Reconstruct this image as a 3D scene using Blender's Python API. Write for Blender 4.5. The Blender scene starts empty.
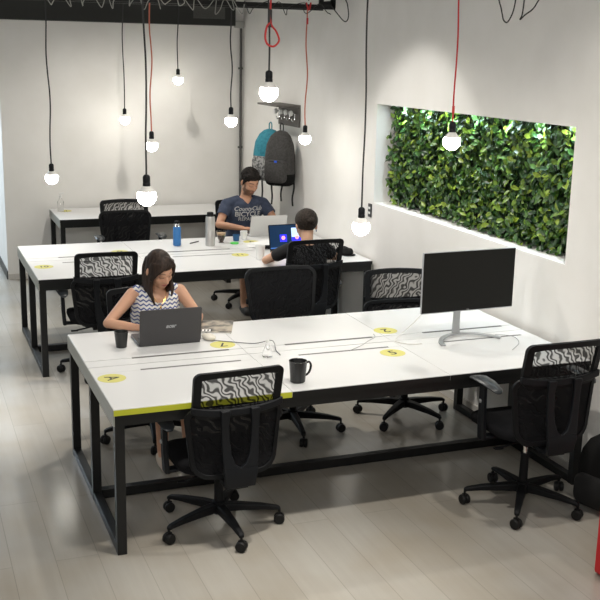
import bpy, bmesh, math, random
from mathutils import Vector as V, Matrix as M, Euler
from mathutils.bvhtree import BVHTree
random.seed(7)
C = bpy.context.scene.collection
PI = math.pi
sc = bpy.context.scene
# ---------------------------------------------------------------- materials
MATS = {}
def mat(name, col, rough=.5, metal=0, **k):
    if name in MATS: return MATS[name]
    m = bpy.data.materials.new(name); m.use_nodes = True
    b = m.node_tree.nodes['Principled BSDF']
    b.inputs['Base Color'].default_value = (*col, 1)
    b.inputs['Roughness'].default_value = rough
    b.inputs['Metallic'].default_value = metal
    for a, v in k.items():
        b.inputs[a.replace('_', ' ')].default_value = v
    MATS[name] = m
    return m
def nodes(m):
    nt = m.node_tree
    def N(t, **k):
        n = nt.nodes.new(t)
        for a, v in k.items():
            if a == 'ins':
                for i, x in v.items():
                    if isinstance(x, bpy.types.NodeSocket): nt.links.new(x, n.inputs[i])
                    else: n.inputs[i].default_value = x
            else: setattr(n, a, v)
        return n
    return nt, N, nt.nodes['Principled BSDF']
def noisy(m, scale, c1, c2, lo=.35, hi=.65, bump=0, stretch=(1, 1, 1), detail=4):
    nt, N, b = nodes(m)
    tc = N('ShaderNodeTexCoord')
    mp = N('ShaderNodeMapping', ins={0: tc.outputs['Object'], 3: stretch})
    no = N('ShaderNodeTexNoise', ins={'Vector': mp.outputs[0], 'Scale': scale, 'Detail': detail})
    r = N('ShaderNodeValToRGB', ins={0: no.outputs[0]})
    r.color_ramp.elements[0].position = lo; r.color_ramp.elements[0].color = (*c1, 1)
    r.color_ramp.elements[1].position = hi; r.color_ramp.elements[1].color = (*c2, 1)
    nt.links.new(r.outputs[0], b.inputs['Base Color'])
    if bump:
        bp = N('ShaderNodeBump', ins={'Strength': bump, 'Distance': .01, 'Height': no.outputs[0]})
        nt.links.new(bp.outputs[0], b.inputs['Normal'])
    return m
wall_m = noisy(mat('wall_paint', (.82, .81, .78), .75), 3, (.80, .785, .75), (.84, .825, .795), bump=.05)
white_lam = mat('white_laminate', (.70, .70, .695), .3)
black_steel = mat('black_steel', (.007, .0075, .0075), .45, **{'Specular_IOR_Level': .35})
side_grey = mat('grey_edge', (.30, .31, .28), .45)
lime = mat('lime_edge', (.52, .54, .03), .5)
sticker_m = mat('yellow_sticker', (.62, .58, .17), .6)
ink = mat('black_ink', (.02, .02, .02), .6)
plast = mat('black_plastic', (.005, .0055, .0065), .55, **{'Specular_IOR_Level': .2})
plast2 = mat('charcoal_plastic', (.006, .007, .009), .5, **{'Specular_IOR_Level': .22})
fabric = noisy(mat('black_fabric', (.012, .012, .013), .95, **{'Specular_IOR_Level': .1}), 300, (.005, .005, .006), (.011, .011, .012))
chrome = mat('chrome', (.7, .7, .7), .15, 1)
silver = mat('silver_plastic', (.42, .43, .44), .35, .7)
rubber = mat('caster_rubber', (.006, .006, .006), .55, **{'Specular_IOR_Level': .3})
slot_m = mat('slot_dark', (.12, .115, .11), .6)
seam_m = mat('seam_grey', (.35, .34, .32), .7)
wht = mat('white_plastic', (.8, .8, .78), .4)
cordk = mat('black_cord', (.02, .02, .02), .6)
cordr = mat('red_cord', (.55, .03, .03), .6)
cordo = mat('faded_red_cord', (.55, .16, .10), .6)
def mesh_fabric(name, opac_lo, opac_hi, sc1):
    m = mat(name, (.007, .007, .008), .85, **{'Specular_IOR_Level': .15})
    nt, N, b = nodes(m)
    tc = N('ShaderNodeTexCoord')
    wv = N('ShaderNodeTexWave', wave_type='BANDS', bands_direction='DIAGONAL', ins={'Vector': tc.outputs['Object'], 'Scale': sc1, 'Distortion': 8, 'Detail': 0, 'Detail Scale': 1.3})
    mr = N('ShaderNodeMapRange', ins={0: wv.outputs[1], 1: .25, 2: .75, 3: opac_lo, 4: opac_hi})
    nt.links.new(mr.outputs[0], b.inputs['Alpha'])
    return m
mesh_top = mesh_fabric('open_mesh', .48, .92, 20)
mesh_low = mesh_fabric('dense_mesh', .955, 1.0, 12)

# floor
floor_m = mat('floor_planks', (.5, .48, .45), .3)
nt, N, b = nodes(floor_m)
tc = N('ShaderNodeTexCoord')
mp = N('ShaderNodeMapping', ins={0: tc.outputs['Object'], 1: (0.05, .08, 0), 2: (0, 0, PI/2)})
br = N('ShaderNodeTexBrick', offset=.37, ins={'Vector': mp.outputs[0], 'Color1': (.350, .333, .298, 1), 'Color2': (.378, .363, .330, 1), 'Mortar': (.285, .27, .245, 1), 'Scale': 1, 'Mortar Size': .002, 'Bias': 0, 'Brick Width': 1.9, 'Row Height': .20})
mp2 = N('ShaderNodeMapping', ins={0: tc.outputs['Object'], 3: (11, .6, 1)})
no = N('ShaderNodeTexNoise', ins={'Vector': mp2.outputs[0], 'Scale': 2.2, 'Detail': 7, 'Roughness': .6, 'Distortion': .25})
rp = N('ShaderNodeValToRGB', ins={0: no.outputs[0]})
rp.color_ramp.elements[0].position = .3; rp.color_ramp.elements[0].color = (.965, .96, .955, 1)
rp.color_ramp.elements[1].position = .7; rp.color_ramp.elements[1].color = (1.03, 1.03, 1.02, 1)
no3 = N('ShaderNodeTexNoise', ins={'Vector': tc.outputs['Object'], 'Scale': 1.4, 'Detail': 3})
rp3 = N('ShaderNodeValToRGB', ins={0: no3.outputs[0]})
rp3.color_ramp.elements[0].position = .35; rp3.color_ramp.elements[0].color = (.88, .83, .76, 1)
rp3.color_ramp.elements[1].position = .65; rp3.color_ramp.elements[1].color = (1, 1, 1, 1)
mx = N('ShaderNodeMixRGB', blend_type='MULTIPLY', ins={0: 1, 1: br.outputs[0], 2: rp.outputs[0]})
mx2 = N('ShaderNodeMixRGB', blend_type='MULTIPLY', ins={0: 1, 1: mx.outputs[0], 2: rp3.outputs[0]})
nt.links.new(mx2.outputs[0], b.inputs['Base Color'])
rr = N('ShaderNodeMapRange', ins={0: no.outputs[0], 3: .14, 4: .26})
nt.links.new(rr.outputs[0], b.inputs['Roughness'])

# ---------------------------------------------------------------- helpers
def link(name, bm, m, parent=None, smooth=35, bevel=0, kind=None, bseg=2, mats=None):
    me = bpy.data.meshes.new(name)
    bmesh.ops.recalc_face_normals(bm, faces=bm.faces)
    bm.to_mesh(me); bm.free()
    for mm in (mats or [m]): me.materials.append(mm)
    o = bpy.data.objects.new(name, me); C.objects.link(o)
    if smooth:
        for p in me.polygons: p.use_smooth = True
        me.set_sharp_from_angle(angle=math.radians(smooth))
    if bevel:
        md = o.modifiers.new('Bevel', 'BEVEL'); md.width = bevel; md.segments = bseg; md.limit_method = 'ANGLE'; md.harden_normals = False
    if parent: o.parent = parent
    if kind: o['kind'] = kind
    return o
def tag(o, label, cat, group=None):
    o['label'] = label; o['category'] = cat
    if group: o['group'] = group
    return o
def thing(name, label, cat, loc=(0, 0, 0), rz=0, group=None):
    o = bpy.data.objects.new(name, None); C.objects.link(o); o.empty_display_size = .1
    o.location = loc; o.rotation_euler = (0, 0, rz)
    return tag(o, label, cat, group)
def dup(root, loc, rz, label):
    r = root.copy(); C.objects.link(r); r.location = loc; r.rotation_euler = (0, 0, rz); r['label'] = label
    for ch in list(root.children):
        c = ch.copy(); C.objects.link(c); c.parent = r
        for g in ch.children:
            d = g.copy(); C.objects.link(d); d.parent = c
    return r
def NB(): return bmesh.new()
def box(bm, c, s, mtx=None):
    mm = M.Translation(c) @ M.Diagonal((*s, 1))
    if mtx is not None: mm = mtx @ mm
    bmesh.ops.create_cube(bm, size=1, matrix=mm)
    return bm
def ring_loft(bm, rings, cap=True, close=True):
    vs = [[bm.verts.new(p) for p in r] for r in rings]
    n = len(vs[0])
    for a, b_ in zip(vs[:-1], vs[1:]):
        for i in range(n if close else n-1):
            bm.faces.new((a[i], a[(i+1) % n], b_[(i+1) % n], b_[i]))
    if cap:
        bm.faces.new(vs[0][::-1]); bm.faces.new(vs[-1])
    return vs
def frames(pts):
    pts = [V(p) for p in pts]; out = []
    t0 = (pts[1]-pts[0]).normalized()
    u = t0.orthogonal().normalized()
    for i, p in enumerate(pts):
        t = (pts[min(i+1, len(pts)-1)]-pts[max(i-1, 0)]).normalized()
        u = (u - t*u.dot(t))
        u = u.normalized() if u.length > 1e-6 else t.orthogonal().normalized()
        out.append((p, t, u, t.cross(u)))
    return out
def tube(bm, pts, r, n=8, cap=True):
    if not isinstance(r, (list, tuple)): r = [r]*len(pts)
    rings = []
    for (p, t, u, w), rr_ in zip(frames(pts), r):
        rings.append([p+rr_*(math.cos(a)*u+math.sin(a)*w) for a in [2*PI*k/n for k in range(n)]])
    ring_loft(bm, rings, cap)
    return bm
def spline(pts, k=8):
    P = [V(p) for p in pts]; P = [2*P[0]-P[1]]+P+[2*P[-1]-P[-2]]; out = []
    for i in range(1, len(P)-2):
        for j in range(k):
            t = j/k; a, b_, c, d = P[i-1], P[i], P[i+1], P[i+2]
            out.append(.5*((2*b_)+(c-a)*t+(2*a-5*b_+4*c-d)*t*t+(3*b_-a-3*c+d)*t**3))
    out.append(P[-2]); return out
def lathe(bm, prof, c=(0, 0, 0), n=24, mtx=None):
    c = V(c); rings = []
    for r, z in prof:
        ring = [c+V((r*math.cos(2*PI*k/n), r*math.sin(2*PI*k/n), z)) for k in range(n)]
        if mtx is not None: ring = [mtx @ p for p in ring]
        rings.append(ring)
    ring_loft(bm, rings)
    return bm
def ell(bm, c, s, mtx=None, u=20, v=14):
    mm = M.Translation(c) @ M.Diagonal((*s, 1))
    if mtx is not None: mm = mtx @ mm
    top, bot = bm.verts.new(mm @ V((0, 0, 1))), bm.verts.new(mm @ V((0, 0, -1)))
    rows = [[bm.verts.new(mm @ V((math.sin(PI*j/v)*math.cos(2*PI*i/u), math.sin(PI*j/v)*math.sin(2*PI*i/u), math.cos(PI*j/v)))) for i in range(u)] for j in range(1, v)]
    for i in range(u):
        k = (i+1) % u
        bm.faces.new((top, rows[0][i], rows[0][k])); bm.faces.new((bot, rows[-1][k], rows[-1][i]))
        for a, b_ in zip(rows[:-1], rows[1:]): bm.faces.new((a[i], b_[i], b_[k], a[k]))
    return bm
def caps(bm, pts, rs, n=12):
    """tapered limb with rounded ends and joints"""
    pts = [V(p) for p in pts]
    tube(bm, pts, list(rs), n)
    for p, r in zip(pts, rs): ell(bm, p, (r, r, r), u=n, v=8)
def poly(bm, pts2, z0, z1, mtx=None):
    a = [V((x, y, z0)) for x, y in pts2]; b_ = [V((x, y, z1)) for x, y in pts2]
    if mtx is not None: a = [mtx @ p for p in a]; b_ = [mtx @ p for p in b_]
    ring_loft(bm, [a, b_]); return bm
def text(s, size, mtx, m, parent=None, depth=.0006, name='lettering', align='CENTER', shear=0, proj=None, bold=0):
    cu = bpy.data.curves.new('t', 'FONT'); cu.body = s; cu.size = size; cu.extrude = depth; cu.align_x = align; cu.align_y = 'CENTER'; cu.shear = shear; cu.offset = bold
    to = bpy.data.objects.new('t', cu); C.objects.link(to)
    dg = bpy.context.evaluated_depsgraph_get(); dg.update()
    me = bpy.data.meshes.new_from_object(to.evaluated_get(dg)); me.name = name
    bpy.data.objects.remove(to); bpy.data.curves.remove(cu)
    me.transform(mtx)
    me.materials.clear(); me.materials.append(m)
    o = bpy.data.objects.new(name, me); C.objects.link(o)
    if parent: o.parent = parent
    return o
def rrect(w, h, r, n=5):
    out = []
    for cx, cy, a0 in ((w/2-r, h/2-r, 0), (-w/2+r, h/2-r, 90), (-w/2+r, -h/2+r, 180), (w/2-r, -h/2+r, 270)):
        for k in range(n+1):
            a = math.radians(a0+90*k/n); out.append((cx+r*math.cos(a), cy+r*math.sin(a)))
    return out
def evalmesh(o):
    dg = bpy.context.evaluated_depsgraph_get(); dg.update()
    return bpy.data.meshes.new_from_object(o.evaluated_get(dg))

# ---------------------------------------------------------------- camera
cam = bpy.data.cameras.new('camera'); co = bpy.data.objects.new('camera', cam); C.objects.link(co)
yaw, pitch, roll, f = CAMP = (0.373, -0.235, 0.020, 1023.3)
cy_, sy_ = math.cos(yaw), math.sin(yaw)
F = V((sy_*math.cos(pitch), cy_*math.cos(pitch), math.sin(pitch))); Rr = V((cy_, -sy_, 0)); U = Rr.cross(F)
r2 = math.cos(roll)*Rr+math.sin(roll)*U; u2 = -math.sin(roll)*Rr+math.cos(roll)*U
mw = M((r2, u2, -F)).transposed().to_4x4(); mw.translation = V((-.838, -4.482, 2.354))
co.matrix_world = mw
cam.sensor_width = 36; cam.lens = f/600*36; cam.clip_start = .05
sc.camera = co

# ---------------------------------------------------------------- setting
XW, YB, ZC = 2.70, 6.40, 3.45
XL, YF = -3.6, -5.6
def struct(name, bm, m, **k): return link(name, bm, m, kind='structure', **k)
bm = box(NB(), ((XL+XW)/2, 2.2, -.05), (XW-XL+.4, 15.8, .1)); struct('floor', bm, floor_m, smooth=0)
ceil_m = mat('ceiling_black', (.045, .045, .045), .9)
bm = box(NB(), ((XL+XW)/2, 2.2, ZC+.05), (XW-XL+.4, 15.8, .1)); struct('ceiling', bm, ceil_m, smooth=0)
# right wall with niche opening
ny0, ny1, nz0, nz1, nd = .37, 2.97, 1.205, 1.99, .24
bm = NB()
box(bm, (XW+.14, (YF+ny0)/2, ZC/2), (.28, ny0-YF, ZC))
box(bm, (XW+.14, (ny1+YB+.2)/2, ZC/2), (.28, YB+.2-ny1, ZC))
box(bm, (XW+.14, (ny0+ny1)/2, nz0/2), (.28, ny1-ny0, nz0))
box(bm, (XW+.14, (ny0+ny1)/2, (nz1+ZC)/2), (.28, ny1-ny0, ZC-nz1))
box(bm, (XW+.26, (ny0+ny1)/2, (nz0+nz1)/2), (.04, ny1-ny0, nz1-nz0))
struct('wall_right', bm, wall_m, smooth=0)
bm = box(NB(), ((.13+XW)/2, YB+.06, ZC/2), (XW-.13, .12, ZC)); struct('wall_back', bm, wall_m, smooth=0)
bm = box(NB(), (.13+.06, YB+.12+.8, ZC/2), (.12, 1.6, ZC)); struct('wall_return', bm, wall_m, smooth=0)
bm = box(NB(), ((XL+.13)/2, YB+3.4, ZC/2), (.4-XL+.13, .1, ZC)); struct('wall_far', bm, mat('far_wall', (.33, .31, .27), .8), smooth=0)
bm = box(NB(), (XL-.05, 2.2, ZC/2), (.1, 15.8, ZC)); struct('wall_left', bm, wall_m, smooth=0)
bm = box(NB(), ((XL+XW)/2, YF-.05, ZC/2), (XW-XL, .1, ZC)); struct('wall_front', bm, wall_m, smooth=0)
base_m = mat('skirting_dark', (.06, .06, .055), .5)
bm = box(NB(), (.13-.006, YB+.8+.01, .045), (.012, 1.6, .09)); struct('baseboard_return', bm, base_m, smooth=0, bevel=.002)
bm = box(NB(), ((.13+XW)/2, YB-.005, .03), (XW-.13, .01, .06)); struct('baseboard_back', bm, mat('skirting_white', (.62, .6, .56), .5), smooth=0)
bm = box(NB(), (XW-.005, (YF+YB)/2, .03), (.01, YB-YF-.02, .06)); struct('baseboard_right', bm, MATS['skirting_white'], smooth=0)
# black upper beam on the back wall
bt = mat('beam_black', (.012, .013, .011), .6)
t = thing('ceiling_beam', 'black painted beam along the top of the back wall', 'beam', (0, 0, 2.64))
bm = box(NB(), (0.63, YB-.085, .40), (3.86, .17, .80)); link('beam_body', bm, bt, t, smooth=0, bevel=.004)
bm = box(NB(), (2.27, YB-.172, .13), (.34, .012, .13))
for k in range(7): box(bm, (2.27, YB-.181, .08+k*.017), (.32, .008, .005))
link('vent_grille', bm, mat('vent_grey', (.07, .07, .065), .5), t, smooth=0)
# hanging cable frame above the middle desk
t = thing('overhead_cable_tray', 'black steel cable frame hanging above the middle desk row', 'frame', (0, 0, 2.74))
bm = NB()
for y in (3.6, 3.86): box(bm, (.55, y, 0), (4.06, .03, .035))
for x in (-1.4, -.4, .6, 1.6, 2.565): box(bm, (x, 3.73, .035), (.035, .29, .035))
box(bm, (2.565, 3.6, .12), (.035, .03, .25)); box(bm, (2.565, 3.86, .12), (.035, .03, .25))
link('steel_bars', bm, black_steel, t, smooth=0)
bm = NB()
for x in (-1.3, .8, 2.4): tube(bm, [(x, 3.73, .05), (x, 3.73, .70)], .004, 6)
link('hanger_rod', bm, black_steel, t)
tag(link('tray_wire', tube(NB(), [(-1.4, 3.56, 2.768), (1.7, 3.56, 2.768)], .005, 6), mat('galvanised', (.45, .45, .42), .4, .6)), 'thin pale galvanised wire running in front of the black beam', 'wire')
def curl(x0, x1, y, z, amp, n, m, r=.0035, seed=1, label='', cat='cable'):
    rnd = random.Random(seed); pts = []
    for i in range(n):
        t_ = i/(n-1); x = x0+(x1-x0)*t_
        pts.append((x+rnd.uniform(-.05, .03), y+rnd.uniform(-.02, .02), z+.012))
        pts.append((x+rnd.uniform(.0, .05), y-.01+rnd.uniform(-.02, .02), z-amp*rnd.uniform(.35, 1)))
        pts.append((x+rnd.uniform(.03, .07), y+rnd.uniform(-.02, .01), z-amp*rnd.uniform(.15, .7)))
    o = link('looped_cable', tube(NB(), spline(pts, 7), r, 6), m)
    tag(o, label, cat)
pale = mat('pale_cable', (.36, .36, .33), .5)
curl(.25, 1.05, 3.53, 2.76, .10, 8, pale, seed=3, label='pale looping cable over the black beam, left stretch')
curl(1.12, 1.72, 3.53, 2.76, .11, 7, pale, seed=8, label='pale looping cable over the black beam, beside the red cord')
curl(1.78, 2.45, 3.53, 2.75, .10, 5, cordk, seed=5, label='black looping cable wound along the cable frame')
o = link('looped_cable', tube(NB(), spline([(2.52, 3.55, 2.76), (2.57, 3.54, 2.70), (2.64, 3.53, 2.63), (2.67, 3.52, 2.66), (2.66, 3.52, 2.76), (2.62, 3.52, 2.90), (2.60, 3.52, 3.445)], 8), .0045, 6), cordk)
tag(o, 'black cable drooping off the right end of the cable frame', 'cable')
# loose loops at the top of the right wall (near pendant row)
o = link('looped_cable', tube(NB(), spline([(2.28, .75, 3.445), (2.34, .72, 2.80), (2.375, .7, 2.62), (2.395, .7, 2.565), (2.425, .7, 2.565), (2.46, .7, 2.66), (2.47, .7, 2.9), (2.48, .7, 3.445)], 8), .004, 6), cordk)
tag(o, 'black cable loop in a U shape at the top of the right wall', 'cable')
o = link('looped_cable', tube(NB(), spline([(2.52, .75, 3.445), (2.53, .72, 2.8), (2.515, .7, 2.62), (2.50, .7, 2.575), (2.53, .7, 2.60), (2.60, .7, 2.66), (2.645, .7, 2.82), (2.65, .7, 3.445)], 8), .004, 6), cordk)
tag(o, 'black cable loop in a V shape at the top right', 'cable')
# conduit in the corner
t = thing('conduit_pipe', 'dark vertical conduit pipe in the back corner', 'pipe', (XW-.035, YB-.03, 0))
link('pipe', tube(NB(), [(0, 0, .02), (0, 0, 2.62)], .014, 10), mat('conduit_dark', (.08, .08, .075), .5), t)
for z in (.5, 1.35, 2.2): link('clip', box(NB(), (0, .01, z), (.045, .03, .02)), MATS['conduit_dark'], t)
bm = box(NB(), (-.03, -.02, 2.66), (.10, .05, .07)); link('junction_box', bm, mat('box_grey', (.4, .4, .38), .5), t, bevel=.006)
# wall outlet
t = thing('wall_outlet', 'small dark power outlet on the wall left of the green wall', 'outlet', (XW, 3.025, 1.135))
link('plate', box(NB(), (-.005, 0, 0), (.01, .06, .11)), mat('outlet_dark', (.05, .05, .05), .4), t, bevel=.003)
bm = NB()
for z in (-.02, .02): box(bm, (-.011, 0, z), (.004, .03, .018))
link('socket_hole', bm, wht, t)

# ---------------------------------------------------------------- green wall
leaf_m = mat('leaf', (.08, .2, .03), .38)
nt, N, b = nodes(leaf_m)
at = N('ShaderNodeAttribute', attribute_name='leafcol')
nt.links.new(at.outputs['Color'], b.inputs['Base Color'])
b.inputs['Transmission Weight'].default_value = 0
t = thing('hedge_panel', 'artificial green leaf wall filling the lit niche', 'plant', (0, 0, 0))
bm = box(NB(), (XW+.215, (ny0+ny1)/2, (nz0+nz1)/2), (.04, ny1-ny0-.01, nz1-nz0-.01)); link('backing_mat', bm, mat('hedge_backing', (.01, .018, .006), .9), t)
rnd = random.Random(4)
vs, fs, cols = [], [], []
def leaf(p, ax, up, L, W, col):
    side = ax.cross(up).normalized(); up = side.cross(ax).normalized(); b0 = len(vs)
    prof = [(0, .12), (.3, .85), (.6, 1), (.85, .6), (1, .05)]
    for s_, w_ in prof:
        c = p+ax*L*s_ - up*L*.22*s_*s_
        vs.extend([c-side*W*w_*.5+up*W*.16*w_, c, c+side*W*w_*.5+up*W*.16*w_])
    for k in range(4):
        a = b0+3*k
        for j in (0, 1):
            fs.append((a+j, a+j+1, a+j+4, a+j+3)); cols.append(col)
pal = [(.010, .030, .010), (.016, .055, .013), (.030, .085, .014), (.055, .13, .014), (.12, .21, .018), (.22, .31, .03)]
from mathutils import noise as mno
for i in range(5200):
    d = rnd.random()
    y = rnd.uniform(ny0+.015, ny1-.03-.03*rnd.random()); z = rnd.uniform(nz0+.01, nz1-.02)
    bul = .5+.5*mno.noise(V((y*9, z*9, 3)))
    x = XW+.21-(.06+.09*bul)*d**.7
    a = rnd.uniform(0, 2*PI); tilt = rnd.uniform(.15, 1.0)
    ax = V((-tilt, math.cos(a)*.9, math.sin(a)*.9+.15)).normalized()
    up = V((-1, rnd.uniform(-.6, .6), rnd.uniform(.0, .9))).normalized()
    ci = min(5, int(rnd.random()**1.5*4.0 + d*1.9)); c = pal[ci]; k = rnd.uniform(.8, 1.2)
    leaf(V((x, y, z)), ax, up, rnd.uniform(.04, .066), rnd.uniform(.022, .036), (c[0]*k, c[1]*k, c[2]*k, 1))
# keep leaves inside the niche so they do not pierce the wall faces
for v in vs:
    v.y = min(max(v.y, ny0+.004), ny1-.012); v.z = min(max(v.z, nz0+.004), nz1-.004); v.x = min(v.x, XW+.236)
me = bpy.data.meshes.new('foliage'); me.from_pydata([tuple(v) for v in vs], [], fs)
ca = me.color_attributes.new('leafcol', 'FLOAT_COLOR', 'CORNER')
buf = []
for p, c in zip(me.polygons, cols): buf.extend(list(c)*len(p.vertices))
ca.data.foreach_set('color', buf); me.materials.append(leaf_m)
for p in me.polygons: p.use_smooth = True
o = bpy.data.objects.new('foliage', me); C.objects.link(o); o.parent = t
# LED strip in the niche head
led = mat('led_strip', (.8, .9, 1), .5); b = led.node_tree.nodes['Principled BSDF']
b.inputs['Emission Color'].default_value = (.72, .9, 1, 1); b.inputs['Emission Strength'].default_value = 55
bm = NB()
for i in range(7):
    box(bm, (XW+.07, ny0+.12+i*(ny1-ny0-.4)/6, nz1-.0025), (.03, .13, .004))
o = link('led_strip', bm, led, smooth=0)
LEDS = [(XW+.07, ny0+.12+i*(ny1-ny0-.4)/6, nz1-.012) for i in range(7)]
tag(o, 'cool white led strip under the head of the green wall niche', 'light')

# ---------------------------------------------------------------- desks
def desk(name, label, x0, y0, W, D, seats, double=True, lime_first=False, midleg=True, slots=True):
    H = .74; T = .030; t = thing('bench_desk', label, 'desk', (x0, y0, 0))
    S = W/seats; ch = .115 if double else 0
    rows = [(0, D/2-ch), (D/2+ch, D)] if double else [(0, D)]
    for r, (a, b_) in enumerate(rows):
        for s in range(seats):
            bm = box(NB(), (S*s+S/2, (a+b_)/2, H-T/2), (S-.0025, b_-a-.002, T))
            tb = link('tabletop', bm, white_lam, t, smooth=0, bevel=.0015)
            if r == 0 or not double:
                lm = lime if (lime_first and s == 0) else black_steel
                link('edge_band', box(NB(), (S*s+S/2, -.0015, H-T/2-.002), (S-.003, .003, T-.003)), lm, tb, smooth=0)
    if double:
        for s in range(seats):
            for r in (0, 1):
                a = D/2-ch if r == 0 else D/2
                bm = box(NB(), (S*s+S/2, a+ch/2, H-T/2-.0008), (S-.0025, ch-.009, T-.002)); fl = link('cable_flap', bm, white_lam, t, smooth=0)
                if slots:
                    yy = D/2-ch+.004 if r == 0 else D/2+ch-.004
                    link('cable_slot', box(NB(), (S*s+S*.60, yy, H-.0006), (S*.62, .019, .002)), slot_m, fl, smooth=0)
    # steel frame
    L = .046; zt = H-T
    bm = NB()
    box(bm, (W/2, .028, zt-.0275), (W-.012, L, .055)); box(bm, (W/2, D-.028, zt-.0275), (W-.012, L, .055))
    if double: box(bm, (W/2, D/2, zt-.03), (W-.1, .2, .05))
    link('top_rail', bm, black_steel, t, smooth=0, bevel=.002)
    for x in (.002, W-.002):
        link('end_panel', box(NB(), (x, D/2, H-.044), (.008, D-.004, .078)), side_grey, t, smooth=0)
    ys = [.028, D/2, D-.028] if double else [.028, D-.028]
    for x in (.029, W-.029):
        for y in ys:
            link('leg', box(NB(), (x, y, (zt-.05)/2), (L, L, zt-.05)), black_steel, t, smooth=0, bevel=.002)
        link('foot_rail', box(NB(), (x, D/2, .024), (L-.002, D-.09, .044)), black_steel, t, smooth=0, bevel=.002)
    link('stretcher', box(NB(), (W/2, D/2 if double else D-.03, .03), (W-.1, .05, .05)), black_steel, t, smooth=0, bevel=.002)
    return t
WD, DD = 2.655, 1.375
desk('', 'large white six-seat bench desk in front with a lime edge strip and the wide monitor', 0, 0, WD, DD, 3, lime_first=True)
desk('', 'white bench desk in the middle row shared by the man and the person in black', .027, 2.914, WD, DD, 3)
desk('', 'narrow white desk standing against the back wall', .57, 5.605, 1.76, .74, 2, double=False)

def sticker(x, y, s, rz, label, r=.072):
    t = thing('seat_sticker', label, 'sticker', (x, y, .7402), rz, 'yellow seat number stickers')
    bm = lathe(NB(), [(r, 0), (r, .0006)], n=32); link('disc', bm, sticker_m, t, smooth=0)
    text(s, .10 if len(s) == 1 else .075, M.Translation((0, 0, .0011)), ink, t, .0003, 'number', bold=.0006)
sticker(.085, .475, 'A', -1.45, 'round yellow sticker at the left end of the front desk, marked with an A shape')
sticker(1.66, .46, '5', 0, 'round yellow sticker numbered 5, left of the monitor, nearest the front edge')
sticker(.80, .90, '7', PI, 'round yellow sticker beside the white mouse on the front desk')
sticker(1.83, .905, '2', PI, 'round yellow sticker between slots and the far chairs, left of the monitor')
sticker(.125, 3.37, '10', 0, 'round yellow sticker at the left end of the middle desk')
sticker(.80, 3.82, '8', PI, 'round yellow sticker behind the left mesh chair on the middle desk')
sticker(1.72, 3.43, '11', 0, 'round yellow sticker beside the white cup on the middle desk')
sticker(2.0, 3.98, '9', PI, 'round yellow sticker beside the small blue cup')
sticker(.70, 6.17, '12', PI, 'round yellow sticker under the clear bottle on the back desk')

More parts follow.
